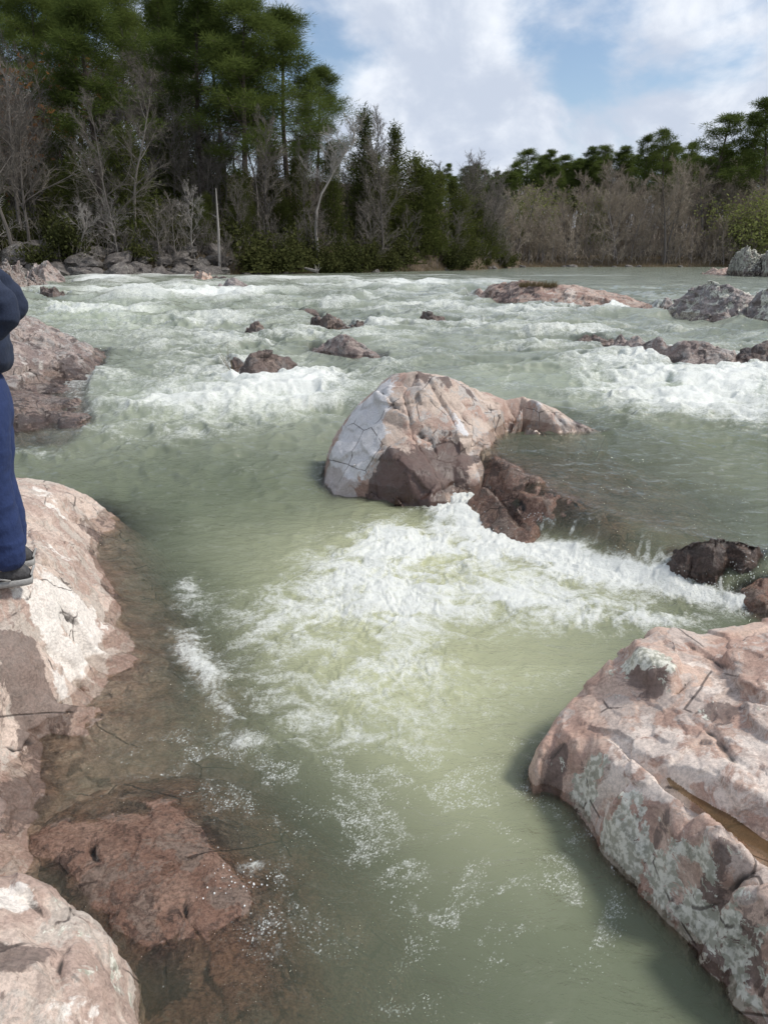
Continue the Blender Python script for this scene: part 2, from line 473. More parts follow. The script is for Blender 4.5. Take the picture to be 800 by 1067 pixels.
    if chip: d += chip * (chips3(sx * chipf + .15 * perlin2(sx * 9, sy * 9), sy * chipf, G * chipf * 1.6)
                          + .45 * chips3(sx * chipf * 2.7, sy * chipf * 2.7, G * chipf * 3.6))
    PX = X + N[..., 0] * d; PY = Yg + N[..., 1] * d; PZ = G + N[..., 2] * d
    h['Z'] = PZ
    for hole_z in (0,): HF.append(h)
    wl = water_level(X, Yg) if wetlvl is None else np.full_like(G, wetlvl)
    wet = 1 - sstep(.4 * wetband, 1.4 * wetband, PZ - wl)
    tone = np.zeros_like(G); lich = np.zeros_like(G)
    for arr, brushes in ((tone, tones), (lich, lichs), (wet, wets)):
        for (px, py, rad, val) in brushes:
            p = on_hf(h, px, py); arr += val * np.exp(-((X - p[0]) ** 2 + (Yg - p[1]) ** 2) / (rad * rad) * np.exp(1.5 * fbm2(X * .55 / rad + px, Yg * .55 / rad, 4, .6)))
    keep = (PZ > floor) & ~hole
    idx = np.arange(nx * ny).reshape(ny, nx)
    cell = keep[:-1, :-1] & keep[1:, :-1] & keep[:-1, 1:] & keep[1:, 1:]
    q = np.stack([idx[:-1, :-1], idx[:-1, 1:], idx[1:, 1:], idx[1:, :-1]], -1)[cell]
    used = np.unique(q); remap = np.full(nx * ny, -1); remap[used] = np.arange(len(used))
    V = np.stack([PX, PY, PZ], -1).reshape(-1, 3)[used]
    c = V.mean(0); c[2] = V[:, 2].min()
    me = mesh_from(name, V - c, remap[q], mat)
    for nm, arr in (('tone', tone), ('lich', lich), ('wet', np.clip(wet, 0, 1)), ('crack', np.clip(crack, 0, 1))):
        attr(me, nm, arr.reshape(-1)[used])
    o = link(bpy.data.objects.new(name, me)); o.location = c
    tag(o, label, cat, group)
    return o, h

# ================================================================== ROCKS
# ---- the big boulder at the lower right
ro = [Z(561,790,.16), Z(565,768,.21), Z(582,743,.24), Z(602,718,.28), Z(622,701,.34), Z(656,669,.43), Z(684,651,.50),
      Z(706,654,.50), Z(726,660,.47), Z(760,652,.48), Z(800,643,.50), Z(900,640,.45), Z(1010,700,.4), Z(1040,900,.3),
      Z(960,1130,.2), Z(860,1150,.0), Z(790,1067,.0), Z(756,1024,0), Z(728,992,0), Z(700,960,0), Z(680,944,0), Z(660,924,0),
      Z(632,896,0), Z(616,868,0), Z(596,838,0), Z(574,824,.01), Z(563,809,.06)]
ri = [Z(672,690,.50), Z(650,705,.43), Z(690,704,.485), Z(720,690,.48), Z(745,682,.50), Z(800,690,.52), Z(735,712,.455), Z(770,708,.47), Z(700,722,.43),
      Z(760,735,.48), Z(820,740,.51), Z(700,760,.40), Z(640,735,.33), Z(615,760,.285), Z(600,772,.26), Z(625,785,.29), Z(600,800,.17), Z(576,783,.17), Z(590,770,.25),
      Z(640,828,.27), Z(660,812,.315), Z(646,852,.21), Z(664,880,.17), Z(690,830,.335), Z(720,800,.42), Z(760,800,.46), Z(820,800,.50),
      Z(720,852,.345), Z(688,896,.20), Z(700,872,.29), Z(740,868,.36), Z(790,884,.36), Z(820,860,.41), Z(840,940,.34), Z(716,944,.12), Z(740,900,.31), Z(706,905,.24),
      Z(780,905,.33), Z(736,960,.15), Z(760,945,.24), Z(748,988,.08), Z(800,960,.29), Z(772,1016,.09), Z(796,1044,.10), Z(820,1010,.24), Z(850,1060,.2), Z(780,985,.22),
      Z(900,760,.53), Z(940,900,.43)]
right_boulder, hr = hf_rock('boulder', 'large pink boulder at the lower right with a puddle lying in its groove', 'boulder', ro, ri, M['pink'],
    res=.0055, smooth=2.0, big=.010, fine=.0035, chip=.012, chipf=4.0, terrace=.0,
    cracks=[([(694,730), (716,708), (740,702), (764,708), (775,716)], .010, .035),
            ([(705,724), (716,708)], .02, .03),
            ([(700,660), (722,672), (748,690), (764,708)], .014, .02),
            ([(730,862), (760,868), (800,878), (830,880)], .012, .03),
            ([(722,925), (750,922), (780,908), (810,900)], .02, .035),
            ([(690,893), (700,880), (730,868), (760,866)], .012, .02),
            ([(735,958), (752,938), (790,930), (820,918)], .012, .02),
            ([(716,745), (745,765), (765,790), (790,815)], .018, .022),
            ([(600,768), (570,790), (566,812)], .012, .012)],
    tones=[(670,692,.09,-.5), (690,700,.06,-.3), (610,812,.06,-.5), (668,855,.07,-.45), (690,862,.05,-.3), (596,800,.06,.1), (762,752,.10,-.25), (742,738,.08,-.5), (700,780,.16,.35), (650,760,.14,.3), (780,800,.18,.3), (800,730,.1,.3),
           (640,800,.12,.35), (690,835,.12,.4), (735,720,.08,.4), (725,690,.08,.35), (640,745,.12,.1), (575,820,.05,-.8), (752,1010,.08,-.3), (790,700,.12,.1), (770,900,.1,-.25), (800,1000,.12,-.3), (730,945,.05,-.6)],  # darkest dab below the left nose paints the undercut's shadow into the colour
    lichs=[(655,690,.08,.75), (690,690,.07,.8), (672,682,.06,.7), (745,745,.08,.45), (585,800,.035,.5), (618,815,.05,.75), (640,850,.07,.6), (660,880,.08,.75), (690,910,.08,.6), (720,950,.08,.7), (750,1000,.08,.7), (775,1035,.06,.6), (600,835,.05,.6)],
    wetband=.04, plates=[([(748,690), (775,672), (830,668), (860,720), (800,738), (768,722), (758,706)], .05, .014), ([(655,676), (684,660), (706,676), (712,700), (700,716), (672,722), (655,706)], .042, .016),
        ([(740,868), (790,874), (840,874), (840,905), (790,905), (752,920), (722,918), (700,896), (712,878)], .045, .014), ([(742,960), (760,944), (800,930), (850,930), (850,1020), (800,1030), (772,1000), (748,985)], .045, .014), ([(770,732), (800,742), (840,765), (850,790), (800,775), (775,755)], .03, .012)],
    groove=dict(poly=[(598,764), (622,763), (640,768), (656,783), (680,800), (712,818), (740,832), (770,850), (805,872), (840,890)],
                             width=[.008, .015, .028, .062, .11], level=.33))
# puddle in its groove
def puddle():
    X, Yg = np.meshgrid(hr['x0'] + np.arange(hr['Z'].shape[1]) * hr['res'], hr['y0'] + np.arange(hr['Z'].shape[0]) * hr['res'])
    pw = [Z(*p, .33) for p in [(696,809), (704,813), (740,832), (770,850), (805,872), (835,888)]]
    d, t = seg_dist(X, Yg, pw); lv = .335
    m = (d < np.interp(t, [0, .1, .5, 1], [.02, .04, .09, .13])) & (t > .004) & (hr['Z'] < lv + .012)
    idx = np.arange(X.size).reshape(X.shape)
    cell = m[:-1, :-1] & m[1:, :-1] & m[:-1, 1:] & m[1:, 1:]
    q = np.stack([idx[:-1, :-1], idx[:-1, 1:], idx[1:, 1:], idx[1:, :-1]], -1)[cell]
    used = np.unique(q); rm = np.full(X.size, -1); rm[used] = np.arange(len(used))
    V = np.stack([X, Yg, np.full_like(X, lv)], -1).reshape(-1, 3)[used]
    t = NT('puddle_water')
    dif = t.n('ShaderNodeBsdfDiffuse'); dif.inputs[0].default_value = (.110, .076, .042, 1)
    tr = t.n('ShaderNodeBsdfTransparent'); tr.inputs[0].default_value = (.84, .73, .56, 1)
    m1 = t.n('ShaderNodeMixShader'); m1.inputs[0].default_value = .55; t.l(tr.outputs[0], m1.inputs[1]); t.l(dif.outputs[0], m1.inputs[2])
    gl = t.n('ShaderNodeBsdfGlossy'); gl.inputs['Roughness'].default_value = .03
    fr = t.n('ShaderNodeFresnel'); m2 = t.n('ShaderNodeMixShader'); fr.inputs[0].default_value = 1.33
    t.l(fr.outputs[0], m2.inputs[0]); t.l(m1.outputs[0], m2.inputs[1]); t.l(gl.outputs[0], m2.inputs[2])
    mat = t.finish(m2.outputs[0])
    o = link(bpy.data.objects.new('puddle', mesh_from('puddle', V, rm[q], mat)))
    tag(o, 'narrow brown puddle lying in the groove of the big right boulder', 'puddle', kind='structure')
puddle()

# ---- the pale ledge on the left, under the walker
lo = [Z(-120,540,.55), Z(-60,512,.50), Z(10,497,.42), Z(34,500,.40), Z(56,505,.35), Z(76,517,.27), Z(92,534,.13), Z(110,560,-.02), Z(108,570,-.02), Z(102,580,-.01),
      Z(110,596,-.01), Z(127,620,-.03), Z(136,642,-.04), Z(160,662,-.04), Z(182,692,-.07), Z(205,724,-.09), Z(222,775,-.12), Z(190,826,-.11), Z(120,838,-.06), Z(80,842,-.05), Z(45,852,-.03), Z(0,868,.05), Z(-90,900,.2), Z(-260,820,.5), Z(-260,640,.65)]
li = [Z(20,512,.44), Z(56,520,.37), Z(60,545,.34), Z(86,552,.13), Z(26,535,.46), Z(30,552,.53), Z(70,570,.36), Z(94,587,.16), Z(92,578,.15), Z(10,600,.65), Z(-30,600,.66), Z(40,590,.56), Z(102,600,.10), Z(113,622,.06), Z(96,606,.20),
      Z(60,620,.42), Z(20,640,.50), Z(95,640,.20), Z(110,652,.11), Z(104,677,.10), Z(118,655,.015), Z(110,684,.01), Z(82,690,.145), Z(86,700,.015), Z(74,711,.125), Z(79,721,.01), Z(62,733,.11), Z(66,743,.01), Z(140,680,-.008), Z(112,705,-.002), Z(95,730,.0), Z(148,668,-.012), Z(126,655,.0),
      Z(150,700,-.03), Z(120,740,-.015), Z(160,750,-.05), Z(100,780,-.02), Z(150,795,-.06),
      Z(30,690,.33), Z(0,700,.38), Z(50,700,.235), Z(20,752,.165), Z(24,763,.085), Z(0,742,.24), Z(40,720,.20), Z(0,765,.16), Z(50,768,.0), Z(30,790,.05), Z(0,800,.12), Z(60,800,-.02), Z(0,835,.09), Z(35,826,.03), Z(-60,720,.48), Z(-80,800,.36), Z(75,670,.22), Z(60,655,.32), Z(45,770,.02)]
left_ledge, hl = hf_rock('rock_ledge', 'pale pink rock ledge sloping into the water on the left where the person stands', 'rock ledge', lo, li, M['ledge'],
    res=.008, smooth=1.5, big=.010, fine=.005, chip=.014, chipf=3.6, terrace=.035, skirt=((.22, -.07), (.6, -.42)),
    cracks=[([(44,612), (56,628), (66,640), (80,655), (90,668)], .014, .035), ([(60,640), (70,648), (88,658)], .018, .03), ([(18,640), (30,620), (46,615)], .012, .02), 
            ([(60,560), (70,575), (96,596), (103,606)], .012, .025), ([(20,545), (45,553), (70,560), (96,574)], .014, .03), ([(0,618), (20,604), (40,594)], .01, .02), ([(52,738), (58,715), (55,690)], .012, .02), ([(0,775), (20,780), (50,760)], .014, .03)],
    tones=[(40,510,.14,.5), (60,530,.10,.5), (20,560,.15,.2), (60,575,.12,.3), (60,610,.16,.45), (85,640,.13,.6), (95,670,.09,.75), (75,705,.07,.8), (66,725,.05,.75), (45,645,.14,.45), (10,650,.12,-.35), (30,700,.12,-.55), (40,720,.1,-.4), (10,720,.1,-.1),
           (95,555,.10,-.6), (105,565,.08,-.5), (118,620,.08,-.4), (120,640,.06,-.4), (30,780,.12,-.2), (22,840,.08,-.9), (40,820,.08,-.5)],
    lichs=[(40,520,.1,.2), (70,600,.1,.2)], plates=[([(30,606), (60,602), (92,625), (108,650), (100,680), (78,705), (62,730), (56,722), (66,690), (52,660), (36,640)], .03, .014), ([(16,508), (50,510), (72,522), (58,545), (24,545)], .03, .014), ([(-20,690), (22,690), (46,715), (18,748), (-20,735)], .03, .014), ([(30,556), (66,562), (92,582), (84,598), (40,588)], .025, .014)],
    wetband=.09, wets=[(95,545,.09,.7), (105,562,.08,.8), (110,615,.08,.6), (30,815,.15,.7)], seed=1)

# ---- pale boulder in the lower left corner
bo = [Z(-160,930,.40), Z(0,905,.36), Z(14,906,.33), Z(40,912,.30), Z(68,930,.26), Z(76,946,.24), Z(100,957,.22), Z(120,980,.18), Z(130,1007,.14), Z(128,1030,.13), Z(142,1066,.12), Z(175,1130,.12), Z(160,1220,.2), Z(-50,1300,.3), Z(-260,1150,.45)]
bi = [Z(0,940,.40), Z(40,935,.355), Z(70,960,.33), Z(40,1000,.40), Z(90,985,.31), Z(108,1010,.28), Z(100,1040,.30), Z(0,1040,.43), Z(60,1067,.37), Z(110,1067,.27), Z(-80,1000,.5), Z(60,1150,.40), Z(20,980,.385), Z(62,978,.32)]
corner_boulder, hb = hf_rock('boulder', 'pale pink boulder filling the lower left corner with a grey flank', 'boulder', bo, bi, M['ledge'],
    res=.006, smooth=2.4, big=.012, fine=.005, chip=.008, chipf=5, skirt=((.03, -.14), (.10, -.5)), terrace=.05,
    cracks=[([(10,925), (30,935), (44,950), (60,965)], .012, .02), ([(80,975), (70,990), (62,1010), (66,1030)], .014, .02), ([(70,945), (76,955), (90,962)], .01, .02)],
    tones=[(20,925,.06,.5), (10,940,.06,.5), (80,980,.06,.35), (50,1010,.08,.0), (45,995,.05,-.5), (8,1005,.05,-.6), (110,1000,.06,-.35), (115,1030,.06,-.3), (40,960,.06,-.2), (70,1040,.08,.25)],  # darker dabs down the right flank put its shade into the colour
    plates=[([(12,908), (40,914), (66,932), (62,950), (30,940), (8,930)], .02, .025), ([(-20,1000), (20,1005), (40,1030), (30,1067), (-20,1080)], .018, .025), ([(62,975), (90,985), (104,1015), (84,1040), (66,1020)], .018, .03)],
    lichs=[(60,935,.06,.35), (100,975,.06,.4), (115,1000,.05,.5), (120,1025,.05,.4), (70,1000,.06,.15)], wetband=.05, seed=2)

# ---- brown slab just under the surface at the lower left
so = [Z(5,905,-.02), Z(16,882,-.005), Z(60,852,.0), Z(130,830,.0), Z(192,826,-.012), Z(236,850,-.06), Z(262,885,-.07), Z(310,930,-.10), Z(345,1000,-.14), Z(370,1080,-.18), Z(330,1180,-.18), Z(160,1180,-.06), Z(90,1000,-.06), Z(40,930,-.05)]
si = [Z(60,880,0.032), Z(110,868,0.038), Z(150,852,0.040), Z(190,855,0.032), Z(180,900,0.032), Z(130,920,0.034), Z(90,910,0.032), Z(215,880,0.028), Z(240,915,0.018), Z(170,950,0.030), Z(150,985,0.014), Z(120,960,0.026), Z(220,960,0.004), Z(270,960,-0.013), Z(255,930,0.024), Z(200,1010,-0.023), Z(280,1020,-0.023), Z(170,1040,-0.038), Z(300,1060,-0.058), Z(240,1060,-0.028), Z(200,1100,-0.038)]
slab, hs = hf_rock('rock_slab', 'flat red brown slab awash with thin water at the lower left', 'rock slab', so, si, M['brown'],
    res=.008, smooth=3, big=.010, fine=.004, chip=.012, chipf=4, skirt=((.2, -.07), (.6, -.4)),
    cracks=[([(92,868), (95,880), (100,892), (112,904)], .014, .02), ([(105,868), (98,882), (96,892)], .012, .018), ([(190,920), (196,960), (228,1005)], .012, .02), ([(150,1000), (180,980), (200,940)], .01, .02), ([(70,880), (74,900)], .008, .01)],
    tones=[(240,915,.05,.3), (250,930,.04,.4), (225,870,.08,-.6), (60,910,.05,-.4), (180,870,.1,.0), (290,1010,.08,-.2), (160,1030,.1,-.5)],
    wetband=.5, seed=3)

# ---- the rock in midstream
co = [Z(336,505,.06), Z(338,490,.12), Y(342,466,7.10), Y(350,450,7.2), Y(363,433,7.25), Y(383,412,7.2), Y(408,391,7.15), Y(435,386,7.15), Y(466,391,7.25), Y(489,403,7.4), Y(507,409,7.5), Y(525,416,7.5), Y(543,413,7.55), Y(558,417,7.6), Y(580,426,7.55), Y(592,434,7.45),
      Z(634,455,.42), Z(588,459,.41), Z(543,450,.42), Z(526,458,.40), Z(514,480,.35), Z(500,498,.27), Z(474,514,.14), Z(467,527,.06), Z(448,537,.02), Z(430,533,.02), Z(408,528,.03), Z(381,519,.05), Z(348,515,.05)]
ci = [Y(408,393,6.95), Y(435,388,6.9), Y(466,394,7.0), Y(489,406,7.1), Y(385,414,6.95), Y(366,435,7.0), Y(350,465,6.85), Y(364,474,6.6), Y(400,441,6.6), Y(424,452,6.5), Y(404,470,6.4), Y(372,492,6.45), Y(356,498,6.5), Y(440,410,6.75), Y(470,448,6.62), Y(476,460,6.55),
      Y(452,462,6.5), Y(447,402,6.85), Y(486,440,6.75), Y(492,456,6.65), Y(462,505,6.18), Y(440,475,6.35), Y(425,500,6.15), Y(447,528,5.98), Y(412,512,6.12), Y(386,506,6.3), Y(366,500,6.42), Y(470,482,6.35), Y(480,470,6.5), Y(505,440,7.0), Y(522,428,7.15), Y(548,441,7.1), Y(543,418,7.35), Y(560,424,7.35), Y(580,432,7.3), Y(590,445,7.15), Y(500,418,7.2), Y(476,424,6.85)]
centre_rock, hc = hf_rock('boulder', 'large angular pink and grey rock standing in midstream above the foaming plunge', 'boulder', co, ci, M['centre'],
    res=.0085, smooth=.6, big=.006, fine=.0035, chip=.016, chipf=2.2, skirt=((.06, -.25), (.2, -.8)),
    cracks=[([(435,389), (420,420), (430,455), (440,475), (450,490)], .02, .05), ([(404,470), (430,452), (450,462), (458,480)], .014, .04), ([(385,413), (410,430), (430,455)], .014, .03), ([(447,402), (470,430), (492,456)], .016, .035), ([(378,500), (400,478), (420,462)], .012, .03),
            ([(489,404), (510,425), (545,447)], .016, .04), ([(525,418), (548,441)], .014, .035), ([(556,420), (590,447), (628,454)], .014, .03), ([(440,478), (455,500), (466,520)], .02, .05)],
    tones=[(365,455,.28,.95), (378,438,.16,.7), (360,480,.18,.9), (385,460,.14,.6), (470,440,.10,.4), (482,455,.07,.6), (392,482,.10,.5), (430,425,.15,.05), (455,440,.14,-.1), (425,505,.20,-.9), (445,490,.16,-.8), (445,520,.14,-.9), (390,512,.12,-1.), (405,500,.1,-.5),  # pale left-face dabs put the sky's reflection on wet rock into the colour
           (440,390,.10,-.5), (466,395,.10,-.6), (490,408,.10,-.5), (512,425,.12,.35), (560,430,.14,.25), (600,445,.12,-.5), (470,480,.15,-.8), (480,475,.1,-.7), (340,505,.10,-.4), (540,448,.08,-.2)],
    plates=[([(388,416), (408,408), (440,410), (462,430), (476,456), (452,466), (424,448), (398,440)], .075, .022), ([(446,400), (466,396), (490,440), (494,470), (478,474), (470,440)], .07, .022), ([(362,486), (404,470), (424,456), (440,476), (462,504), (448,528), (404,522), (372,508)], .05, .03), ([(548,420), (580,430), (626,452), (580,452), (560,444)], .035, .03)],
    wetband=.16, wets=[(360,478,.22,.35), (425,510,.2,.7), (470,490,.15,.8)], seed=4)

# ---- the wet ledge the river pours over
def ledge_pts():
    o = [Z(488,470,.30), Z(520,455,.22), Z(600,462,.18), Z(680,500,.14), Z(720,545,.14), Z(705,575,.14), Z(694,594,.02), Z(650,589,-.02), Z(610,582,-.03), Z(570,570,-.03), Z(532,556,-.03), Z(500,535,-.02), Z(478,512,.06)]
    i = [Z(520,480,.29), Z(560,478,.28), Z(600,490,.25), Z(640,510,.22), Z(560,500,.29), Z(530,500,.31), Z(518,508,.315), Z(545,516,.285), Z(570,524,.27), Z(560,542,.19), Z(530,532,.20), Z(512,518,.23), Z(600,530,.235), Z(640,548,.215), Z(600,556,.13), Z(640,565,.13), Z(680,560,.20), Z(680,580,.08), Z(545,554,.08), Z(505,500,.31)]
    return o, i
eo, ei = ledge_pts()
def ledge_post(X, Yg, G):
    dl = Yg - lip(X); m = np.exp(-((X - 1.25) / .70) ** 6) * sstep(-.75, -.45, dl) * sstep(1.5, .5, dl)
    n = .045 * fbm2(X * 3, Yg * 2, 3) + .035 * fbm2(X * 8, Yg * 4, 3)
    near_rock = sstep(1.75, .9, X)
    n = n + .085 * np.exp(-((X - 1.0) / .34) ** 2 - ((Yg - 6.05) / .55) ** 2)
    return np.maximum(G, water_level(X, Yg) - .050 + .038 * near_rock + n - (1 - m) * .6 - (.30 - .22 * near_rock) * sstep(.25, 1.1, dl))
wet_ledge, he = hf_rock('rock_ledge', 'brown wet ledge right of the midstream rock with the river sliding over it', 'rock ledge', eo, ei, M['brown'],
    res=.010, smooth=2.4, big=.015, fine=.005, chip=.018, chipf=3.2, skirt=((.35, -.10), (.9, -.6)), post=ledge_post,
    cracks=[([(520,512), (545,525), (560,545)], .02, .04), ([(560,505), (600,535), (640,560)], .02, .02)],
    tones=[(560,485,.3,.1), (540,530,.12,-.4), (520,540,.12,-.4), (600,550,.2,-.2)], wetband=.5, seed=5)

# ---- dark wet rocks at the right edge of the ledge
hf_rock('boulder', 'dark wet rough rock at the right edge beside the white plunge', 'rock',
    [Z(692,596,.02), Z(694,580,.16), Z(705,568,.30), Z(722,561,.36), Z(760,560,.37), Z(790,563,.36), Z(830,580,.2), Z(830,600,.1), Z(796,604,.04), Z(770,606,.03), Z(740,604,.03), Z(716,600,.02)],
    [Z(715,580,.25), Z(745,572,.33), Z(775,575,.31), Z(740,590,.16), Z(770,592,.15), Z(800,590,.16), Z(720,590,.12)], M['dark'],
    res=.008, smooth=1, big=.03, fine=.010, chip=.035, chipf=5, wetband=.5, seed=6)
hf_rock('boulder', 'low brown wet rock at the right edge behind the big pink boulder', 'rock',
    [Z(752,632,.0), Z(770,615,.08), Z(800,598,.2), Z(850,600,.25), Z(900,625,.15), Z(840,655,.0), Z(780,645,.0)],
    [Z(790,622,.14), Z(830,620,.22), Z(800,635,.07)], M['brown'], res=.009, smooth=1.5, big=.02, fine=.008, chip=.02, chipf=4, wetband=.4, seed=7)

# ---- streaked slab further up the left bank
hf_rock('rock_slab', 'streaked grey pink slab sloping into the rapids on the left behind the person', 'rock slab',
    [Z(-130,460,.25), Y(-140,340,11), Y(-60,322,11.6), Y(5,326,11.8), Y(26,329,12.0), Y(42,339,12.2), Y(70,347,12.2), Y(90,358,12.0), Z(112,366,.56), Z(106,384,.50), Z(92,402,.42), Z(84,418,.37), Z(96,440,.25), Z(84,462,.13), Z(72,476,.07), Z(20,481,.05), Z(-60,490,.05)],
    [Y(5,340,11.0), Y(40,352,11.2), Y(72,362,11.3), Y(92,368,11.6), Y(10,360,10.4), Y(45,372,10.6), Y(80,378,10.9), Y(20,385,9.9), Y(60,395,10.2), Y(85,395,10.4), Y(10,410,9.3), Y(40,412,9.55), Z(20,430,.42), Z(60,428,.36), Z(20,455,.22), Z(60,450,.22), Z(25,470,.14), Z(55,470,.10), Y(-40,380,10)], M['slab'],
    res=.018, smooth=1.2, big=.05, fine=.012, chip=.055, chipf=1.5, terrace=.11, skirt=((.1, -.3), (.4, -1.0)), floor=-.4,
    cracks=[([(20,350), (50,365), (84,380), (96,392)], .03, .06), ([(10,372), (45,388), (80,402)], .03, .06), ([(30,345), (60,356), (95,368)], .025, .05), ([(15,398), (40,405), (60,414)], .025, .05)],
    tones=[(40,345,.4,.2), (30,385,.4,.3), (70,375,.4,-.15), (60,400,.3,-.3), (85,390,.3,-.4), (40,440,.5,-.35), (30,470,.3,-.5)], wetband=.16, wets=[(50,440,.8,.8)], seed=8)

# ---- smaller rocks described by their silhouette
def sil_rock(label, top, base, mat, depth=None, cat='rock', name='boulder', res=None, seed=0, chip=None, group=None, tones=(), lich=.0, wetband=None, ridge=.45, big=None, fine=None, lift=.04):
    """top: silhouette from left to right [(px,py)], base: waterline [(px,py)] left to right"""
    bw = [W(*p) for p in base]
    y0 = np.mean([p[1] for p in bw]); wid = abs(bw[-1][0] - bw[0][0]); dep = depth or wid * .55
    bx = np.array([p[0] for p in base], float)
    out = list(bw); mid = []; back = []
    for (px, py) in top:
        yb = float(np.interp(px, bx, [p[1] for p in bw])); zb = float(np.interp(px, bx, [p[2] for p in bw]))
        r = Y(px, py, yb + dep * ridge); r[2] = max(r[2], zb - .02) + lift; mid.append(r)
        f = r.copy(); f[1] = yb + dep * ridge * .35; f[2] = zb + (r[2] - zb) * .62; mid.append(f)
        b = r.copy(); b[1] = yb + dep * 1.0; b[0] = r[0] * (yb + dep) / (yb + dep * ridge); b[2] = zb - .03; back.append(b)
    out = out + back[::-1]
    hgt = max(p[2] for p in mid) - bw[0][2]
    res = res or max(.012, wid / 130)
    o, h = hf_rock(name, label, cat, out, mid, mat, res=res, smooth=1.3, skirt=((wid * .04, -hgt * .35), (wid * .14, -hgt * .9)),
        big=(big if big is not None else hgt * .12), fine=(fine if fine is not None else min(.014, hgt * .02)), chip=hgt * (.13 if mat is M['dark'] else .07) if chip is None else chip, chipf=2.2 / max(wid * .45, .2), wetband=wetband or max(.05, hgt * .22), floor=bw[0][2] - hgt * .5 - .1, group=group, seed=seed,
        tones=tones, terrace=0, bigf=min(2.6, 2.4 / wid))
    if lich:
        a = o.data.attributes['lich'].data
        a.foreach_set('value', np.full(len(a), lich, np.float32))
    return o

sil_rock('dark jagged rock with grass stems breaking the rapids upstream of the pink midstream rock',
    [(236,381), (245,374), (262,369), (278,366), (290,371), (304,376), (313,386)], [(238,386), (250,392), (264,398), (290,394), (312,390)], M['dark'], seed=11)
sil_rock('tan and brown angular rock in the rapids just behind the midstream rock',
    [(325,367), (338,361), (350,352), (362,350), (374,358), (388,368), (400,374)], [(325,369), (345,372), (370,375), (398,377)], M['slab'], seed=12)
sil_rock('small dark round rock in the rapids with foam streaming off its right side',
    [(252,347), (262,339), (270,337), (278,342), (281,348)], [(252,350), (264,353), (280,351)], M['dark'], seed=13)
sil_rock('low flat dark rock at the left of the three rocks in the middle rapids',
    [(300,326), (306,322), (318,322), (330,325), (334,329)], [(300,329), (314,331), (333,332)], M['dark'], seed=14)
sil_rock('dark wedge shaped rock in the middle of the three rocks in the middle rapids',
    [(325,332), (332,327), (340,328), (352,334), (366,341)], [(325,342), (342,345), (366,344)], M['dark'], seed=15)
sil_rock('smallest dark rock at the right of the three rocks in the middle rapids',
    [(366,337), (371,333), (378,333), (381,338)], [(366,343), (372,344), (381,343)], M['dark'], seed=16)
sil_rock('dark pointed rock standing alone in the rapids left of the pink island',
    [(435,336), (441,325), (447,324), (456,330), (466,336)], [(435,340), (448,341), (466,341)], M['dark'], seed=17)
sil_rock('dark brown rock in the white water near the left bank',
    [(222,304), (230,296), (238,290), (246,290), (256,297), (266,304)], [(222,306), (240,308), (266,307)], M['grey'], seed=18)
sil_rock('rounded tan rock at the foot of the left bank in white water',
    [(200,289), (205,282), (212,281), (219,285), (222,291)], [(200,294), (210,296), (222,295)], M['pink'], seed=19)
sil_rock('low dark rock between the tan rock and the brown rock near the left bank',
    [(218,291), (226,287), (236,289), (242,293)], [(218,294), (230,296), (242,296)], M['dark'], seed=191)
sil_rock('long pink rock island in midstream with dry grass on its top',
    [(489,310), (498,302), (511,297), (524,297), (538,295), (560,295), (590,297), (610,301), (627,305), (651,311), (664,317), (674,323)],
    [(490,313), (510,317), (532,320), (560,322), (585,323), (612,324), (640,325), (674,326)], M['island'], depth=2.6, name='rock_island', cat='rock island', seed=20, tones=[(538,305,.6,-.3), (590,306,.6,.3), (640,316,.6,.2)], res=.028, big=.10, fine=.012, chip=.06)
sil_rock('big rounded grey boulder with lichen at the right edge of the river',
    [(686,320), (694,311), (712,308), (722,300), (740,296), (760,297), (778,305), (790,315)], [(686,328), (700,331), (730,335), (762,338), (790,338)], M['grey'], depth=2.0, seed=21, lich=.35, cat='boulder', big=.08, chip=.05, fine=.010)
sil_rock('steep lichen covered boulder at the right edge overlapping the big grey one',
    [(766,332), (776,318), (788,305), (800,299), (820,296), (850,310), (865,330)], [(768,337), (785,341), (800,343), (860,345)], M['grey'], depth=1.8, seed=22, lich=.35, cat='boulder', big=.08, chip=.05, fine=.010)
sil_rock('small flat brown rock at the foot of the lichen boulders on the right',
    [(735,330), (745,326), (755,327), (764,333)], [(735,336), (748,338), (764,338)], M['slab'], seed=23)
sil_rock('long low brown rock breaking the white water on the right',
    [(634,362), (645,359), (662,361), (685,363), (710,366), (735,370), (752,374), (764,380)], [(634,366), (660,372), (690,379), (715,385), (740,386), (764,386)], M['slab'], depth=.9, seed=24, lift=.19, chip=.03, big=.03)
sil_rock('dark wet rock awash at the right end of the long low rock',
    [(762,378), (775,372), (790,368), (815,366), (830,374)], [(762,383), (790,385), (830,386)], M['dark'], depth=.7, seed=25, lift=.14)
sil_rock('low dark rock awash left of the long low brown rock',
    [(600,358), (610,355), (622,356), (640,361)], [(600,360), (618,361), (640,364)], M['dark'], seed=26, depth=.5, lift=.12)
sil_rock('flat pink slab at the far right in front of the grey crag',
    [(732,283), (742,279), (756,279), (770,282)], [(732,286), (750,287), (770,287)], M['pink'], depth=3, seed=27)
sil_rock('tall grey lichen crag on the far right shore',
    [(757,283), (762,272), (769,262), (776,258), (786,262), (792,272)], [(757,287), (774,289), (792,289)], M['grey'], depth=2.6, seed=28, lich=.55, cat='boulder')
sil_rock('broad grey lichen crag at the right edge of the far shore',
    [(782,276), (790,266), (802,261), (818,262), (836,274)], [(782,288), (804,290), (836,289)], M['grey'], depth=2.6, seed=29, lich=.5, cat='boulder')
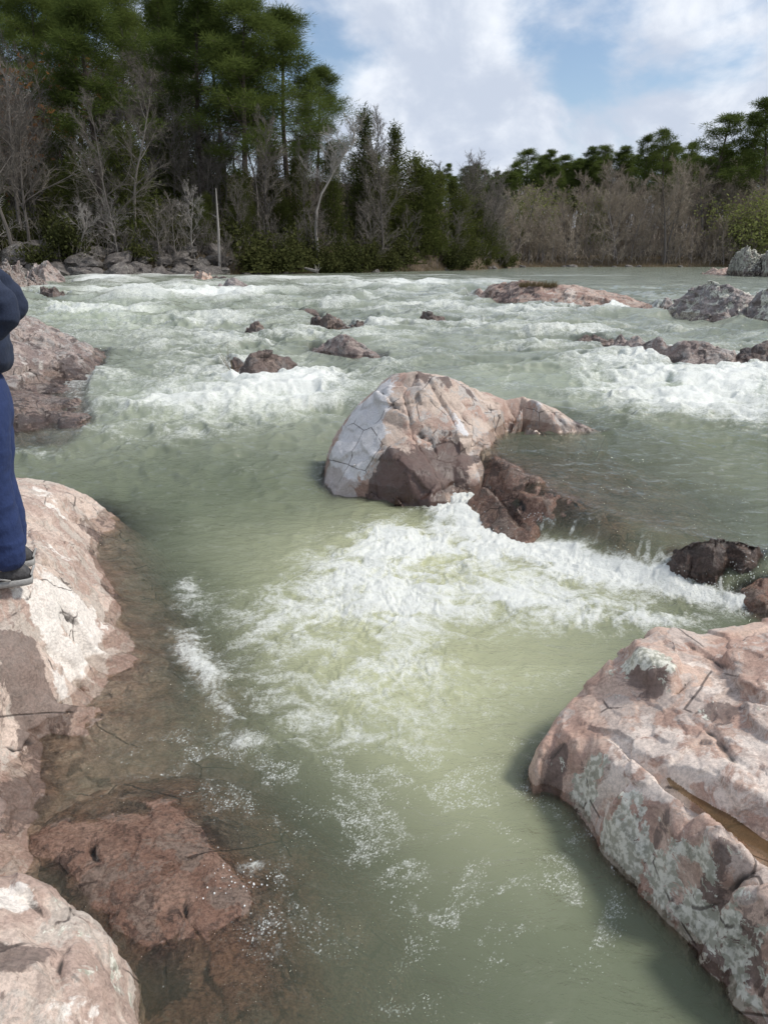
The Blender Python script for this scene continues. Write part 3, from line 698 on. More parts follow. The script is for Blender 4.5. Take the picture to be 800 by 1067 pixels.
sil_rock('long tan rock slab on the left bank just above the person\'s shoulder',
    [(-20,278), (8,270), (20,273), (34,282), (46,293), (52,301)], [(-20,312), (15,309), (34,306), (52,305)], M['slab'], depth=2.2, seed=30, cat='rock slab', big=.08, chip=.07, fine=.012)
sil_rock('grey sloping boulder on the left bank behind the tan slab',
    [(28,280), (38,272), (50,273), (62,282), (76,297)], [(28,298), (50,300), (76,299)], M['slab'], depth=2.0, seed=31, big=.08, chip=.07, fine=.012)
sil_rock('dark wet rock at the water\'s edge below the tan slab on the left bank',
    [(38,306), (46,299), (58,298), (66,303), (72,309)], [(38,311), (54,313), (72,311)], M['dark'], seed=32)
sil_rock('small dark stone alone in the white water at the far left',
    [(48,316), (52,314), (57,317)], [(48,318), (53,318), (57,318)], M['dark'], seed=33)
for k, (a, b, c, d) in enumerate([(180, 273, 16, 6), (528, 275, 10, 3)]):
    pass

# ================================================================== WATER
def build_water():
    pys = np.concatenate([np.arange(1250, 1090, -4), np.arange(1090, 400, -.95), np.arange(400, 286, -.32), np.arange(286, 276.4, -.16)])
    ys = np.array([Z(400, p, float(np.interp(p, [276, 300, 340, 400, 450, 540], [.9, .85, .68, .46, .25, 0])))[1] for p in pys])
    ys = np.concatenate([ys, [130, 180]])
    s = np.concatenate([np.linspace(-1.6, -.60, 40)[:-1], np.linspace(-.60, .60, 960), np.linspace(.60, 1.6, 40)[1:]])
    S, YY = np.meshgrid(s, ys); X = S * (.9455 * YY + .62)
    base = water_level(X, YY)
    PX, PY = project(X, YY, base)
    spc = np.abs(np.gradient(ys))[:, None] * np.ones_like(X)      # row spacing, to keep waves resolvable
    # --- how deep
    bed = np.full(X.shape, -1.2) + np.where(YY > 8, .6, 0)
    for h in HF: bed = np.maximum(bed, hf_at(h, X, YY))
    # --- flow warped coordinates
    wx = .22 * fbm2(X * 1.1, YY * 1.1, 3); wy = .22 * fbm2(X * 1.1 + 40, YY * 1.1 + 7, 3)
    x1 = X + wx + .05 * fbm2(X * 5, YY * 5, 2); y1 = YY + wy + .05 * fbm2(X * 5 + 9, YY * 5, 2)
    near = sstep(9.5, 6.5, YY)
    # --- waves
    def oct(f, sx, sy, off): return perlin2(x1 * f * sx + off, y1 * f * sy - off) * sstep(.55, .22, spc * f * sy)
    dep0 = bed - base
    quiet = 1 - .85 * sstep(-.30, .0, dep0) * sstep(7, 9, YY)
    A = np.interp(YY, [1, 3.5, 6, 8, 11, 16, 30, 45, 70, 120], [.004, .008, .018, .05, .075, .10, .14, .10, .05, .03])
    calmR = sstep(3.5, 8, X) * sstep(20, 28, YY); A = A * 2.0 * (1 - .6 * calmR)
    ridge = lambda n: 1 - 2.2 * np.abs(n)
    wave = .55 * oct(.55, .8, 1.1, 3) + .45 * ridge(oct(.9, .55, 1.1, 11))
    chop = .40 * ridge(oct(1.9, .6, 1.1, 29)) + .32 * ridge(oct(4.0, .7, 1.0, 5)) + .18 * oct(9, .9, 1.1, 8)
    z = base + A * 1.25 * wave * quiet
    # --- foam density from the places where the river breaks
    dens = np.zeros_like(X); aer = np.zeros_like(X)
    def br(px, py, rx, ry, v, rot=0.0, arr=None):
        c, s_ = math.cos(rot), math.sin(rot); dx = PX - px; dy = PY - py
        u = (dx * c + dy * s_) / rx; w = (-dx * s_ + dy * c) / ry
        g = v * np.exp(-(u * u + w * w))
        a = dens if arr is None else arr
        np.maximum(a, a + g * (1 - np.clip(a, 0, 1)), out=a)
    for b in [(475,530,34,20,1.), (500,548,40,18,1.), (430,575,60,26,.85), (520,572,50,24,.95), (575,582,45,18,1.), (620,596,50,16,1.), (670,604,50,15,1.), (722,622,40,14,1.), (765,632,22,12,.9), (700,600,24,12,.8),
              (375,600,70,36,.62), (320,645,70,50,.50), (255,660,50,60,.36), (345,715,75,45,.50), (430,690,50,30,.34), (470,625,110,36,.56), (560,625,80,20,.7), (620,645,90,20,.55), (690,650,50,12,.55), (410,640,60,30,.55),
              (440,740,80,60,.30), (520,700,110,40,.22), (400,560,50,14,.5), (200,610,16,18,.52), (188,640,20,24,.48), (200,675,22,22,.46), (212,700,32,15,.58,.7), (234,742,34,17,.56,.8), (262,782,50,16,.52,.2), (258,905,20,9,.6), (275,900,14,8,.5), (330,770,50,24,.42), (290,745,40,30,.3), (400,780,60,40,.24)]:
        br(*b)
    # the plunge: a line of foam along the foot of the ledge
    for b in [(200,425,130,20,.62), (130,440,55,18,.6), (300,410,60,12,.85), (90,425,35,10,.5), (330,425,40,12,.5), (180,455,80,16,.4), (45,477,32,5,1.), (330,395,30,8,.6), (250,400,60,6,.7), (100,395,50,8,.45), (160,370,90,10,.5),
              (200,345,90,9,.62), (120,325,60,7,.62), (60,330,40,6,.5), (270,360,40,10,.55), (180,310,100,7,.75), (110,296,40,5,.85), (250,312,60,6,.6), (170,290,50,3,.5), (290,325,30,5,.5), (400,330,40,6,.4), (310,296,80,4,.6),
              (420,302,70,5,.7), (480,318,40,5,.45), (400,314,60,5,.45), (395,345,30,6,.5), (320,350,50,5,.4), (455,352,60,7,.35), (290,393,30,6,.7), (325,400,28,6,.7), (345,390,30,8,.5), (440,290,80,2,.3), (520,330,60,5,.35), (480,345,50,5,.3),
              (560,352,70,6,.42), (540,365,80,6,.45), (640,352,70,5,.4), (600,380,90,10,.55), (690,395,80,10,.75), (760,405,60,14,.95), (720,425,90,14,.85), (600,405,80,10,.6), (640,412,70,8,.6), (780,440,40,12,.6), (520,390,60,8,.45), (680,378,40,5,.6), (540,405,50,8,.5),
              (640,326,50,3,.7), (680,322,20,4,.6), (560,326,60,3,.5), (520,340,90,4,.45), (720,345,60,3,.3), (470,372,60,8,.4), (410,383,20,6,.4), (620,440,60,10,.15), (700,300,60,2,.2), (600,288,60,1.5,.25), (610,335,60,4,.4), (790,392,30,8,.8)]:
        br(*b)
    for b in [(430,580,130,50,.75), (540,590,110,40,.7), (650,610,90,28,.55), (400,660,130,90,.62), (470,760,130,120,.40), (330,690,120,80,.36), (560,680,120,60,.42), (200,425,150,28,.3), (290,415,60,16,.3), (720,420,100,20,.35), (170,320,140,22,.15), (420,302,90,6,.2), (700,500,90,40,.12), (760,405,60,16,.5), (500,860,140,130,.16), (600,400,130,20,.3), (110,335,60,14,.5)]:
        br(*b, arr=aer)
    zone = sstep(8.2, 9.5, YY) * sstep(60, 30, YY) * (1 - .75 * sstep(2.5, 5, X - .1 * YY) * sstep(14, 18, YY))
    dens = np.maximum(dens, zone * np.clip(.26 + .48 * fbm2(X * .28, YY * .30, 3), .0, .55))
    chan = sstep(-.42, .22, fbm2(X * .33 + 5, YY * .42 + 2, 3)); dens = dens * np.where(YY > 7.2, np.clip(.42 + .78 * chan, 0, 1.15), 1) * (1 - .12 * sstep(8, 11, YY))
    rough = np.clip(.22 + .55 * sstep(9.5, 8, YY) * sstep(3.5, 6, YY) + 1.5 * dens, 0, 1.25); z = z + A * chop * rough * quiet; wave = wave + .8 * chop * rough
    # foam in the lee of every rock: where a steep rock face meets the flow
    dep = z - bed
    # lace of the foam: ridged noise at several sizes, smaller near the lens
    sc = np.interp(YY, [2, 6, 12, 25, 60], [1.0, .9, .55, .32, .2])
    def rg(f, sx=1., sy=1.):
        n = perlin2(x1 * f * sc * sx + f, y1 * f * sc * sy - 3 * f)
        return np.clip(1 - 2.3 * np.abs(n), -1, 1)
    far = sstep(6.6, 8.5, YY)
    ax, ay = 1 - .68 * far, 1 + .45 * far
    lace = .24 * rg(1.8, ax, ay) + .30 * rg(4.0, ax, ay) + .26 * rg(9.0, ax, ay) + .14 * rg(20, ax, ay) + .06 * rg(43, ax, ay)
    # the plunge fans out from the lip: threads drawn along the current
    ang = np.arctan2(X - 1.25, -(YY - 6.9)) * 3.6 + .8 * fbm2(X * 1.6, YY * 1.6, 3); rad_ = np.hypot(X - 1.25, YY - 6.9)
    def rs(fa, fr, o): return np.clip(1 - 2.6 * np.abs(perlin2(ang * fa + o, rad_ * fr + .5 * wx * fr - o)), -1, 1)
    threads = .40 * rs(1.6, 1.7, 3.1) + .35 * rs(3.8, 3.0, 8.7) + .25 * rs(8.5, 6.0, 1.9)
    lace = lace * (1 - .5 * near) + .5 * near * threads
    lace = np.clip(.44 + .72 * lace + far * (.30 * np.clip(wave, -1, 1) - .06), 0, 1.2)
    dn = np.clip(dens, 0, 1) * (1 - .18 * far)
    foam = sstep(.42, 1.05, lace + .42 * dn ** 1.8 - .06) * sstep(.02, .10, dn) * (dn ** .68 * 1.12)
    foam = foam * (1 - near * .30 * sstep(.85, .3, dn))
    # foam drawn into threads where the river slides over the ledge
    dl = YY - lip(X); fall = np.exp(-((dl + .12) / .22) ** 2) * sstep(.7, 1.0, X) * near
    thr = sstep(.25, .8, 1 - 2.4 * np.abs(perlin2(X * 13 - YY * 6, YY * 2.2 + X * 1.5))) * sstep(-.1, .4, perlin2(X * 4, YY * 3))
    foam = np.maximum(foam, .55 * fall * thr)
    # floating bubbles
    bub = np.zeros_like(X)
    for b in [(430,880,110,70,.55), (330,830,120,60,.45), (480,960,90,60,.5), (240,905,50,26,.75), (265,960,80,50,.45), (330,1010,90,40,.35), (400,1045,60,20,.5), (600,880,40,60,.5), (620,960,50,50,.4), (700,1010,60,40,.22), (200,760,80,60,.35), (390,800,120,60,.5), (560,800,80,70,.3), (240,690,80,60,.3), (150,800,80,40,.2), (250,820,60,40,.3), (640,930,40,50,.3), (540,960,60,50,.25)]:
        br(*b, arr=bub)
    clus = sstep(.42, .75, .5 + .5 * fbm2(x1 * 5, y1 * 5, 3) + .25 * (bub - .3))
    film = sstep(.25, .8, clus) * np.clip(bub * 1.3, 0, .8) * .30 * sstep(-.2, .7, rg(13) * .6 + rg(31) * .6)
    foam = np.maximum(foam, film * near)
    for (f, rad) in ((56., .27), (95., .33), (150., .36)):
        f1, f2, rr = worley2((X + .3 * wx) * f, (YY + .3 * wy) * f)
        on = rr < np.clip(bub * (.03 + .75 * clus ** 1.5), 0, 1)
        foam = np.maximum(foam, np.where(on, sstep(rad, rad * .4, f1) * (.28 + .8 * np.clip(bub, 0, .5)) * (.5 + .5 * clus), 0) * near)
    # frothy relief
    z = z + near * (.036 * np.clip(dens, 0, 1) ** 1.4 * (fbm2(x1 * 3.5, y1 * 3.5, 3) + .35 * ridge(fbm2(x1 * 8, y1 * 8, 2)) + .45 * fbm2(x1 * 22, y1 * 22, 3, .65)) + .022 * foam * np.clip(dens, 0, 1))
    z = z + near * .07 * np.exp(-(((PX - 478) / 34) ** 2 + ((PY - 533) / 16) ** 2)) * (1 + .8 * fbm2(x1 * 14, y1 * 14, 3))
    z = z + (1 - near) * .05 * foam * np.interp(YY, [6, 14, 30], [.6, 1.2, 1.6]) * (.6 + .5 * oct(3.5, 1, 1, 4))
    # water clings over shallow rock instead of cutting through it
    dep = z - bed
    V = np.stack([X, YY, z], -1).reshape(-1, 3)
    ny, nx = X.shape; idx = np.arange(nx * ny).reshape(ny, nx)
    q = np.stack([idx[:-1, :-1], idx[:-1, 1:], idx[1:, 1:], idx[1:, :-1]], -1).reshape(-1, 4)
    d = dep.reshape(-1); vis = (d[q] > -.12).any(1)
    q = q[vis]; used = np.unique(q); rm = np.full(nx * ny, -1); rm[used] = np.arange(len(used))
    # row order runs towards the camera side first, so normals point up
    me = mesh_from('river', V[used], rm[q], M['water'])
    # shallow film stays mostly clear of froth
    attr(me, 'foam', np.clip(foam, 0, 1.2).reshape(-1)[used]); attr(me, 'depth', np.clip(dep, 0, 3).reshape(-1)[used])
    attr(me, 'aer', np.clip(aer, 0, 1).reshape(-1)[used]); attr(me, 'calm', near.reshape(-1)[used])
    o = link(bpy.data.objects.new('river', me)); tag(o, 'green river with white rapids', 'river', kind='structure')
build_water()

# spray thrown up where the water drops
def spray():
    t = NT('spray_drops'); mat = t.finish(t.principled((.85, .87, .86), .25))
    bm = bmesh.new(); bmesh.ops.create_icosphere(bm, subdivisions=1, radius=1.0)
    bv = np.array([v.co for v in bm.verts]); bf = np.array([[v.index for v in f.verts] for f in bm.faces]); bm.free()
    src = [(478,528,.16,260,.16), (505,545,.14,160,.12), (540,560,.14,120,.07), (580,580,.14,130,.06), (630,592,.16,150,.06), (690,600,.14,160,.09), (740,618,.12,120,.07), (775,606,.06,60,.10), (255,920,.08,60,.03), (560,545,.05,40,.06)]
    C, Rr = [], []
    for (px, py, sp, n, hgt) in src:
        p = W(px, py)
        for _ in range(n):
            C.append([p[0] + rng.normal() * sp, p[1] + rng.normal() * sp * .7, p[2] + .02 + abs(rng.normal()) * hgt * .6]); Rr.append(.0012 + .0028 * rng.random() ** 2)
    C = np.array(C); Rr = np.array(Rr); n = len(C)
    v = (bv[None] * Rr[:, None, None] + C[:, None]).reshape(-1, 3)
    f = (bf[None] + (np.arange(n) * len(bv))[:, None, None]).reshape(-1, 3)
    o = link(bpy.data.objects.new('spray', mesh_from('spray', v, f, mat)))
    tag(o, 'white spray drops thrown up where the river plunges', 'spray', kind='stuff')
spray()

# ================================================================== GROUND
BX = np.array([-300, -80, -40, -25, -17.3, -10.6, 0, 9, 14.4, 18, 25, 43, 80, 150, 400.])
BY = np.array([60, 38, 41, 44, 46.5, 50.5, 63, 77, 90, 101, 104, 104, 108, 112, 130.])
def bank_d(x, y): return y - np.interp(x, BX, BY)
def ground_z(x, y):
    x = np.asarray(x, float); y = np.asarray(y, float)
    d = bank_d(x, y)
    lf = sstep(22, 2, x)
    hill = lf * (.9 * sstep(0, 3, d) + .20 * np.clip(d, 0, 48) + 1.2 * fbm2(x * .05, y * .05, 3) * sstep(3, 12, d)) \
        + (1 - lf) * (.7 * sstep(0, 3, d) + .075 * np.clip(d, 0, 110) + 1.0 * fbm2(x * .05, y * .05, 3) * sstep(3, 12, d))
    land = .9 + hill + .12 * fbm2(x * .6, y * .6, 3)
    z = np.where(d > 0, land, np.maximum(-1.3, .85 + d * .5))
    # our own side, left of the water, outside the picture
    xb = np.interp(y, [-5, 0, 5, 10, 15, 30, 40], [-1.5, -2.6, -3.6, -6.2, -9.5, -16, -24])
    e = xb - x
    z = np.maximum(z, np.where(y < 42, -1.3 + np.clip(e + 1, 0, 1.5) * 1.35 + .06 * np.clip(e, 0, 40), -9))
    back = sstep(.3, -.8, y)
    return np.maximum(z, -1.3 + 1.8 * back)
def ground():
    ys = np.concatenate([np.linspace(-40, -1, 20), np.linspace(-.8, 30, 60), np.linspace(30.5, 60, 70), np.linspace(60.6, 160, 150), np.linspace(163, 700, 60), [1200, 3000]])
    s = np.concatenate([-np.geomspace(1500, 60, 14), np.linspace(-59, 90, 210), np.geomspace(92, 1500, 14)])
    X, YY = np.meshgrid(s, ys); z = ground_z(X, YY)
    ny, nx = X.shape; idx = np.arange(nx * ny).reshape(ny, nx)
    q = np.stack([idx[:-1, :-1], idx[:-1, 1:], idx[1:, 1:], idx[1:, :-1]], -1).reshape(-1, 4)
    o = link(bpy.data.objects.new('ground', mesh_from('ground', np.stack([X, YY, z], -1).reshape(-1, 3), q, M['ground'])))
    tag(o, 'brown leaf covered banks and river bed', 'ground', kind='structure')
ground()

# ================================================================== VEGETATION
class TB:                    # triangle/tube soup
    def __init__(s): s.v = []; s.f = []; s.n = 0
    def tube(s, pts, rad, sides=5):
        pts = [np.asarray(p, float) for p in pts]; k0 = s.n
        for i, p in enumerate(pts):
            d = pts[min(i + 1, len(pts) - 1)] - pts[max(i - 1, 0)]; d = d / (np.linalg.norm(d) + 1e-9)
            u = np.cross(d, [0.31, .2, .93]); u /= (np.linalg.norm(u) + 1e-9); w = np.cross(d, u)
            for k in range(sides):
                a = 2 * math.pi * k / sides; s.v.append(p + rad[i] * (u * math.cos(a) + w * math.sin(a)))
        for i in range(len(pts) - 1):
            for k in range(sides):
                a = k0 + i * sides + k; b = k0 + i * sides + (k + 1) % sides
                s.f.append((a, b, b + sides)); s.f.append((a, b + sides, a + sides))
        s.n += len(pts) * sides
    def tri(s, a, b, c):
        s.v += [a, b, c]; s.f.append((s.n, s.n + 1, s.n + 2)); s.n += 3
    def blades(s, base, dirs, length, width):
        """many thin triangles at once"""
        base = np.asarray(base); dirs = np.asarray(dirs); n = len(base)
        side = np.cross(dirs, rng.normal(size=(n, 3))); side /= (np.linalg.norm(side, axis=1)[:, None] + 1e-9)
        w = np.asarray(width).reshape(-1, 1) if np.ndim(width) else width
        a = base - side * w * .5; b = base + side * w * .5; c = base + dirs * np.asarray(length).reshape(-1, 1)
        vv = np.stack([a, b, c], 1).reshape(-1, 3); s.v += list(vv)
        s.f += [(s.n + 3 * i, s.n + 3 * i + 1, s.n + 3 * i + 2) for i in range(n)]; s.n += 3 * n
    def leaves(s, c, nrm, size):
        """leaf sprays: random quads split into two tris"""
        n = len(c); u = np.cross(nrm, rng.normal(size=(n, 3))); u /= (np.linalg.norm(u, axis=1)[:, None] + 1e-9); w = np.cross(nrm, u)
        size = np.asarray(size).reshape(-1, 1)
        vv = np.stack([c - u * size, c + w * size * .6, c + u * size, c - w * size * .6], 1).reshape(-1, 3); s.v += list(vv)
        for i in range(n):
            k = s.n + 4 * i; s.f += [(k, k + 1, k + 2), (k, k + 2, k + 3)]
        s.n += 4 * n
    def mesh(s, name, mat): return mesh_from(name, np.array(s.v), np.array(s.f, np.int32), mat, False)

def unit(v): return v / (np.linalg.norm(v) + 1e-9)
def rdir(): return unit(rng.normal(size=3))

def walk(p, d, L, n, wob, lift=0.0):
    pts = [np.array(p, float)]; d = unit(np.asarray(d, float))
    for _ in range(n):
        d = unit(d + wob * rng.normal(size=3) + np.array([0, 0, lift])); pts.append(pts[-1] + d * L / n)
    return pts

def make_tree(name, trunk, crown=None, crown_name='crown'):
    r = empty(name)
    for nm, me in (('trunk', trunk), (crown_name, crown)):
        if me is not None: link(bpy.data.objects.new(nm, me), r)
    return r

def bare(h=11., spread=.36, twigs=6, lean=(0, 0), mat='twig', limb='limb', r0=.13, start=.28, nb=15, name='bare_tree', tw=.020, path=None):
    T, C = TB(), TB()
    if path is None:
        tr = walk((0, 0, -.4), (lean[0], lean[1], 1), h * .92, 9, .07, .05)
    else: tr = [np.array(p, float) for p in path]
    m = len(tr); T.tube(tr, [r0 * (1 - .9 * i / (m - 1)) + .01 for i in range(m)], 6)
    for k in range(nb):
        t = start + (1 - start) * (k + rng.random()) / nb; q = t * (m - 1); i = min(int(q), m - 2); p = tr[i] + (tr[i + 1] - tr[i]) * (q - i)
        a = k * 2.4 + rng.random(); up = .55 + .7 * t
        d = np.array([math.cos(a), math.sin(a), up + .3 * rng.normal() * .5]); L = h * spread * (1.15 - .75 * t) * rng.uniform(.7, 1.2)
        b = walk(p, d, L, 5, .14, .06); rb = r0 * .42 * (1.1 - t) + .012
        T.tube(b, [rb * (1 - .8 * j / 5) + .004 for j in range(6)], 4)
        for j in range(1, 6):
            for _ in range(2):
                e = walk(b[j], unit(b[j] - b[j - 1]) + .8 * rdir(), L * rng.uniform(.25, .5), 3, .18, .06)
                C.tube(e, [max(rb * .35, .010), .010, .008, .005], 3)
                for g in range(1, 4):
                    n = twigs; ds = np.array([unit(unit(e[g] - e[g - 1]) + .8 * rdir() + [0, 0, .15]) for _ in range(n)])
                    ls = L * rng.uniform(.10, .30, n); bs = e[g] - (e[g] - e[g - 1]) * rng.random((n, 1)) * .8
                    C.blades(bs, ds, ls, tw)
                    tips = bs + ds * ls[:, None] * .5
                    ds2 = ds + .8 * rng.normal(size=(n, 3)) * .6; ds2 /= np.linalg.norm(ds2, axis=1)[:, None]
                    C.blades(tips, ds2, ls * .7, tw * .8)
    return make_tree(name, T.mesh('trunk', M[limb]), C.mesh('crown', M[mat]))

def pine(h=17., cb=.45, rad=2.9, nbr=46, blades=70, r0=.2, bl=.34, bw=.036, lean=.02, flat=.55, droop=.0, name='pine_tree'):
    T, C = TB(), TB()
    tr = walk((0, 0, -.5), (lean * rng.normal(), lean * rng.normal(), 1), h + .5, 10, .018, .02); m = len(tr)
    T.tube(tr, [r0 * (1 - .85 * i / (m - 1)) + .015 for i in range(m)], 7)
    def at(t):
        q = t * (m - 1); i = min(int(q), m - 2); return tr[i] + (tr[i + 1] - tr[i]) * (q - i)
    clumps = []
    for k in range(nbr):
        t = cb + (1 - cb) * ((k + .5 * rng.random()) / nbr) ** .9; p = at(min(t, .99)); u = (t - cb) / (1 - cb)
        prof = (1 - u) ** .55 * (.45 + .55 * min(1, u * 4 + .2)); L = rad * prof * rng.uniform(.45, 1.2) + .25
        a = k * 2.39 + rng.normal() * .5; d = np.array([math.cos(a), math.sin(a), .12 + .75 * u - droop])
        b = walk(p, d, L, 4, .13, .07); rb = .012 + .035 * (1 - u)
        T.tube(b, [rb * (1 - .7 * j / 4) for j in range(5)], 4)
        for j in (2, 3, 4):
            if j == 2 and rng.random() < .4: continue
            clumps.append((b[j], 1.0))
            for _ in range(2 if j > 2 else 1):
                e = b[j] + unit(unit(b[j] - b[j - 1]) * .5 + rdir() * np.array([1, 1, .5])) * L * rng.uniform(.16, .34)
                T.tube([b[j], e], [rb * .4, .008], 3); clumps.append((e, .9))
    clumps.append((tr[-1], 1.2))
    for (c, sz) in clumps:
        n = int(blades * rng.uniform(.6, 1.2)); s = .46 * sz * rad / 2.9 * rng.uniform(.7, 1.25)
        off = rng.normal(size=(n, 3)) * np.array([s, s, s * flat]) * .55
        d = off / (s * .6) + rng.normal(size=(n, 3)) * .6 + np.array([0, 0, .35]); d /= np.linalg.norm(d, axis=1)[:, None]
        C.blades(c + off, d, bl * rng.uniform(.6, 1.2, n), bw)
    return make_tree(name, T.mesh('trunk', M['bark']), C.mesh('crown', M['pine']))

def cedar(h=8., rad=1.7, n=5200, gap=.5, base=.04, mat='cedar', name='cedar_tree', size=.13, pw=.8):
    T, C = TB(), TB()
    tr = walk((0, 0, -.4), (0, 0, 1), h, 6, .02, .02); T.tube(tr, [.11 * (1 - .9 * i / 6) + .01 for i in range(7)], 6)
    k = int(n / 42)
    for _ in range(k):
        u = rng.random() ** 1.15; zz = h * (base + (1 - base) * u); rr = rad * (1 - u) ** pw * rng.uniform(.35, 1.12) + .08
        a = rng.random() * 6.283; ax = np.array([0, 0, 0.]) + np.interp(zz, [0, h], [0, 1]) * (tr[-1] * [1, 1, 0])
        c = ax + np.array([math.cos(a) * rr, math.sin(a) * rr, zz]); d = np.array([math.cos(a), math.sin(a), .75])
        m = 42; al = rng.random((m, 1)) ** .7
        pos = ax * (1 - al) + np.array([0, 0, zz - .35 * rr]) * (1 - al) + c * al + rng.normal(size=(m, 3)) * (.10 + .16 * rad / 1.7)
        dd = unit(d) + rng.normal(size=(m, 3)) * .55; dd /= np.linalg.norm(dd, axis=1)[:, None]
        C.blades(pos, dd, size * 2.4 * rng.uniform(.6, 1.3, m), size * .62)
    return make_tree(name, T.mesh('trunk', M['bark']), C.mesh('crown', M[mat]))

def bush(h=1.6, rad=1.3, n=2200, mat='shrub', size=.085, name='shrub', stems=7, oval=1.0):
    T, C = TB(), TB(); cl = []
    for k in range(stems):
        a = k * 2.4 + rng.random(); b = walk((0, 0, -.1), (math.cos(a) * .6, math.sin(a) * .6, 1), h * rng.uniform(.6, 1.0), 4, .2, .05)
        T.tube(b, [.025, .02, .016, .01, .006], 4)
        for j in (2, 3, 4): cl.append(b[j]); cl.append(b[j] + rng.normal(size=3) * rad * .3)
    for c in cl:
        m = max(4, int(n / len(cl))); p = c + rng.normal(size=(m, 3)) * rad * .24 * np.array([1, 1, .8 * oval]); p[:, 2] = np.maximum(p[:, 2], .02)
        C.leaves(p, rng.normal(size=(m, 3)), size * rng.uniform(.5, 1.2, m))
    return make_tree(name, T.mesh('stem', M['limb']), C.mesh('foliage', M[mat]), 'foliage')

PROTO = {}
PROTO['pine'] = [pine(17, .36, 3.5, 46, 125, flat=.85), pine(16, .44, 3.3, 42, 125, flat=.8), pine(18, .40, 3.5, 48, 125, flat=.85), pine(15, .30, 3.2, 44, 125, flat=.8)]
PROTO['farpine'] = [pine(17, .42, 3.0, 40, 46, bl=.42, bw=.05), pine(16, .36, 2.6, 40, 46, bl=.42, bw=.05), pine(18, .5, 3.2, 38, 46, bl=.42, bw=.05)]
PROTO['cedar'] = [cedar(8, 2.3, 6400, pw=.55), cedar(9, 2.0, 5600, pw=.7), cedar(7, 2.5, 6400, pw=.45), cedar(10, 1.8, 5600), cedar(8, 2.6, 5200, base=.15, pw=.4)]
PROTO['bare'] = [bare(11), bare(12, .30, start=.45, r0=.17, limb='darklimb'), bare(10, .40), bare(11, .30, start=.4, r0=.16, limb='darklimb'), bare(12, .26, start=.5, r0=.2, limb='darklimb'), bare(9, .42, nb=13)]
PROTO['dbare'] = [bare(11, mat='darktwig', limb='darklimb', twigs=5), bare(12, .30, 5, start=.35, mat='darktwig', limb='darklimb'), bare(10, .40, 5, mat='darktwig', limb='darklimb'), bare(11, .33, 5, start=.2, r0=.1, mat='darktwig', limb='darklimb')]
PROTO['pale'] = [bare(7, .42, 4, mat='pale', limb='pale', r0=.07, nb=11, start=.3, tw=.022), bare(6, .5, 4, (.2, .1), mat='pale', limb='pale', r0=.07, nb=10, start=.35, tw=.022)]
PROTO['shrub'] = [bush(), bush(1.9, 1.1), bush(1.3, 1.6)]
PROTO['lime'] = [bush(5.5, 3.4, 8000, 'lime', .11, 'leafy_tree', 15), bush(6.5, 3.0, 6000, 'lime', .10, 'leafy_tree', 13)]
PROTO['rust'] = [bush(6.5, 3.2, 2400, 'rust', .12, 'leafy_tree', 11)]
PROTO['dsapling'] = [bare(4.5, .36, 3, r0=.035, nb=9, start=.15, tw=.016, name='sapling', mat='darktwig', limb='darklimb'), bare(3.6, .42, 3, r0=.03, nb=9, start=.12, tw=.016, name='sapling', mat='darktwig', limb='darklimb')]
PROTO['sapling'] = [bare(4.5, .36, 3, r0=.035, nb=9, start=.15, tw=.016, name='sapling'), bare(3.6, .42, 3, r0=.03, nb=9, start=.12, tw=.016, name='sapling')]
USED = set()
NAMEOF = {}
def plant(kind, x, y, s=1.0, label='', cat='tree', group=None, i=None, sz=None, dz=0.0, rz=None):
    p = PROTO[kind][rng.integers(len(PROTO[kind])) if i is None else i]
    if p.name in USED: o = copy_tree(p)
    else: USED.add(p.name); o = p
    o.location = (x, y, float(ground_z(x, y)) + dz)
    o.rotation_euler = (0, 0, rng.random() * 6.28 if rz is None else rz)
    o.scale = (s, s, s if sz is None else sz)
    tag(o, label, cat, group)
    return o
def at_px(px, y):
    return (px - 400) / F * (y * CP + 1.0 * SP), y

# heroes on the left bank; (kind, index, px, distance behind the bank edge, size, label)
def bank_y(px):
    yb = 50.
    for _ in range(20): yb = float(np.interp((px - 400) / F * (yb * CP + .4), BX, BY))
    return yb
def fit(kind, i, px, back, top, label, cat='tree', group=None, s=None, rz=None, wide=1.0):
    """stand a tree at photo column px, its tip reaching photo row top"""
    y = bank_y(px) + back; x, y = at_px(px, y); g = float(ground_z(x, y))
    p = PROTO[kind][i]; hp = max((v.co.z for ch in p.children for v in ch.data.vertices), default=10)
    tip = Y(px, top, y)[2]; sc = (tip - g) / hp
    o = plant(kind, x, y, (s or sc) * wide, label, cat, group, i, sz=sc, rz=rz)
    return o
fit('pine', 0, 258, 7, -14, 'tallest dark pine on the left bank with its crown running out of the top', wide=1.5)
fit('pine', 2, 306, 8, 6, 'tall rounded pine at the right end of the tall group on the left bank', wide=1.6)
fit('pine', 3, 116, 9, -25, 'pale green pine on the left with a long bare slanting lower trunk', wide=1.5)
fit('pine', 1, 218, 12, -30, 'bright green pine left of the tallest pine on the left bank', wide=1.4)
for px, top, b, lb in [(377, 104, 8, 'dark pointed cedar spire just right of the tall pines'), (410, 121, 7, 'second pointed cedar spire lower than its left neighbour'), (350, 140, 5, 'dark cedar at the foot of the rounded tall pine')]:
    fit('cedar', 3, px, b, top, lb)
for k in range(22):
    px = rng.uniform(-10, 385); fit('cedar', int(rng.integers(5)), px, rng.uniform(20, 34), np.interp(px, [0, 200, 300, 400], [85, 100, 125, 160]) + rng.uniform(-15, 55), 'dark evergreen high on the slope behind the left bank pines', group='evergreens high on the slope behind the left bank', wide=1.25)
GP = 'pines in the woods on the left bank'; GC = 'cedars in the woods on the left bank'; GB = 'bare trees in the woods on the left bank'
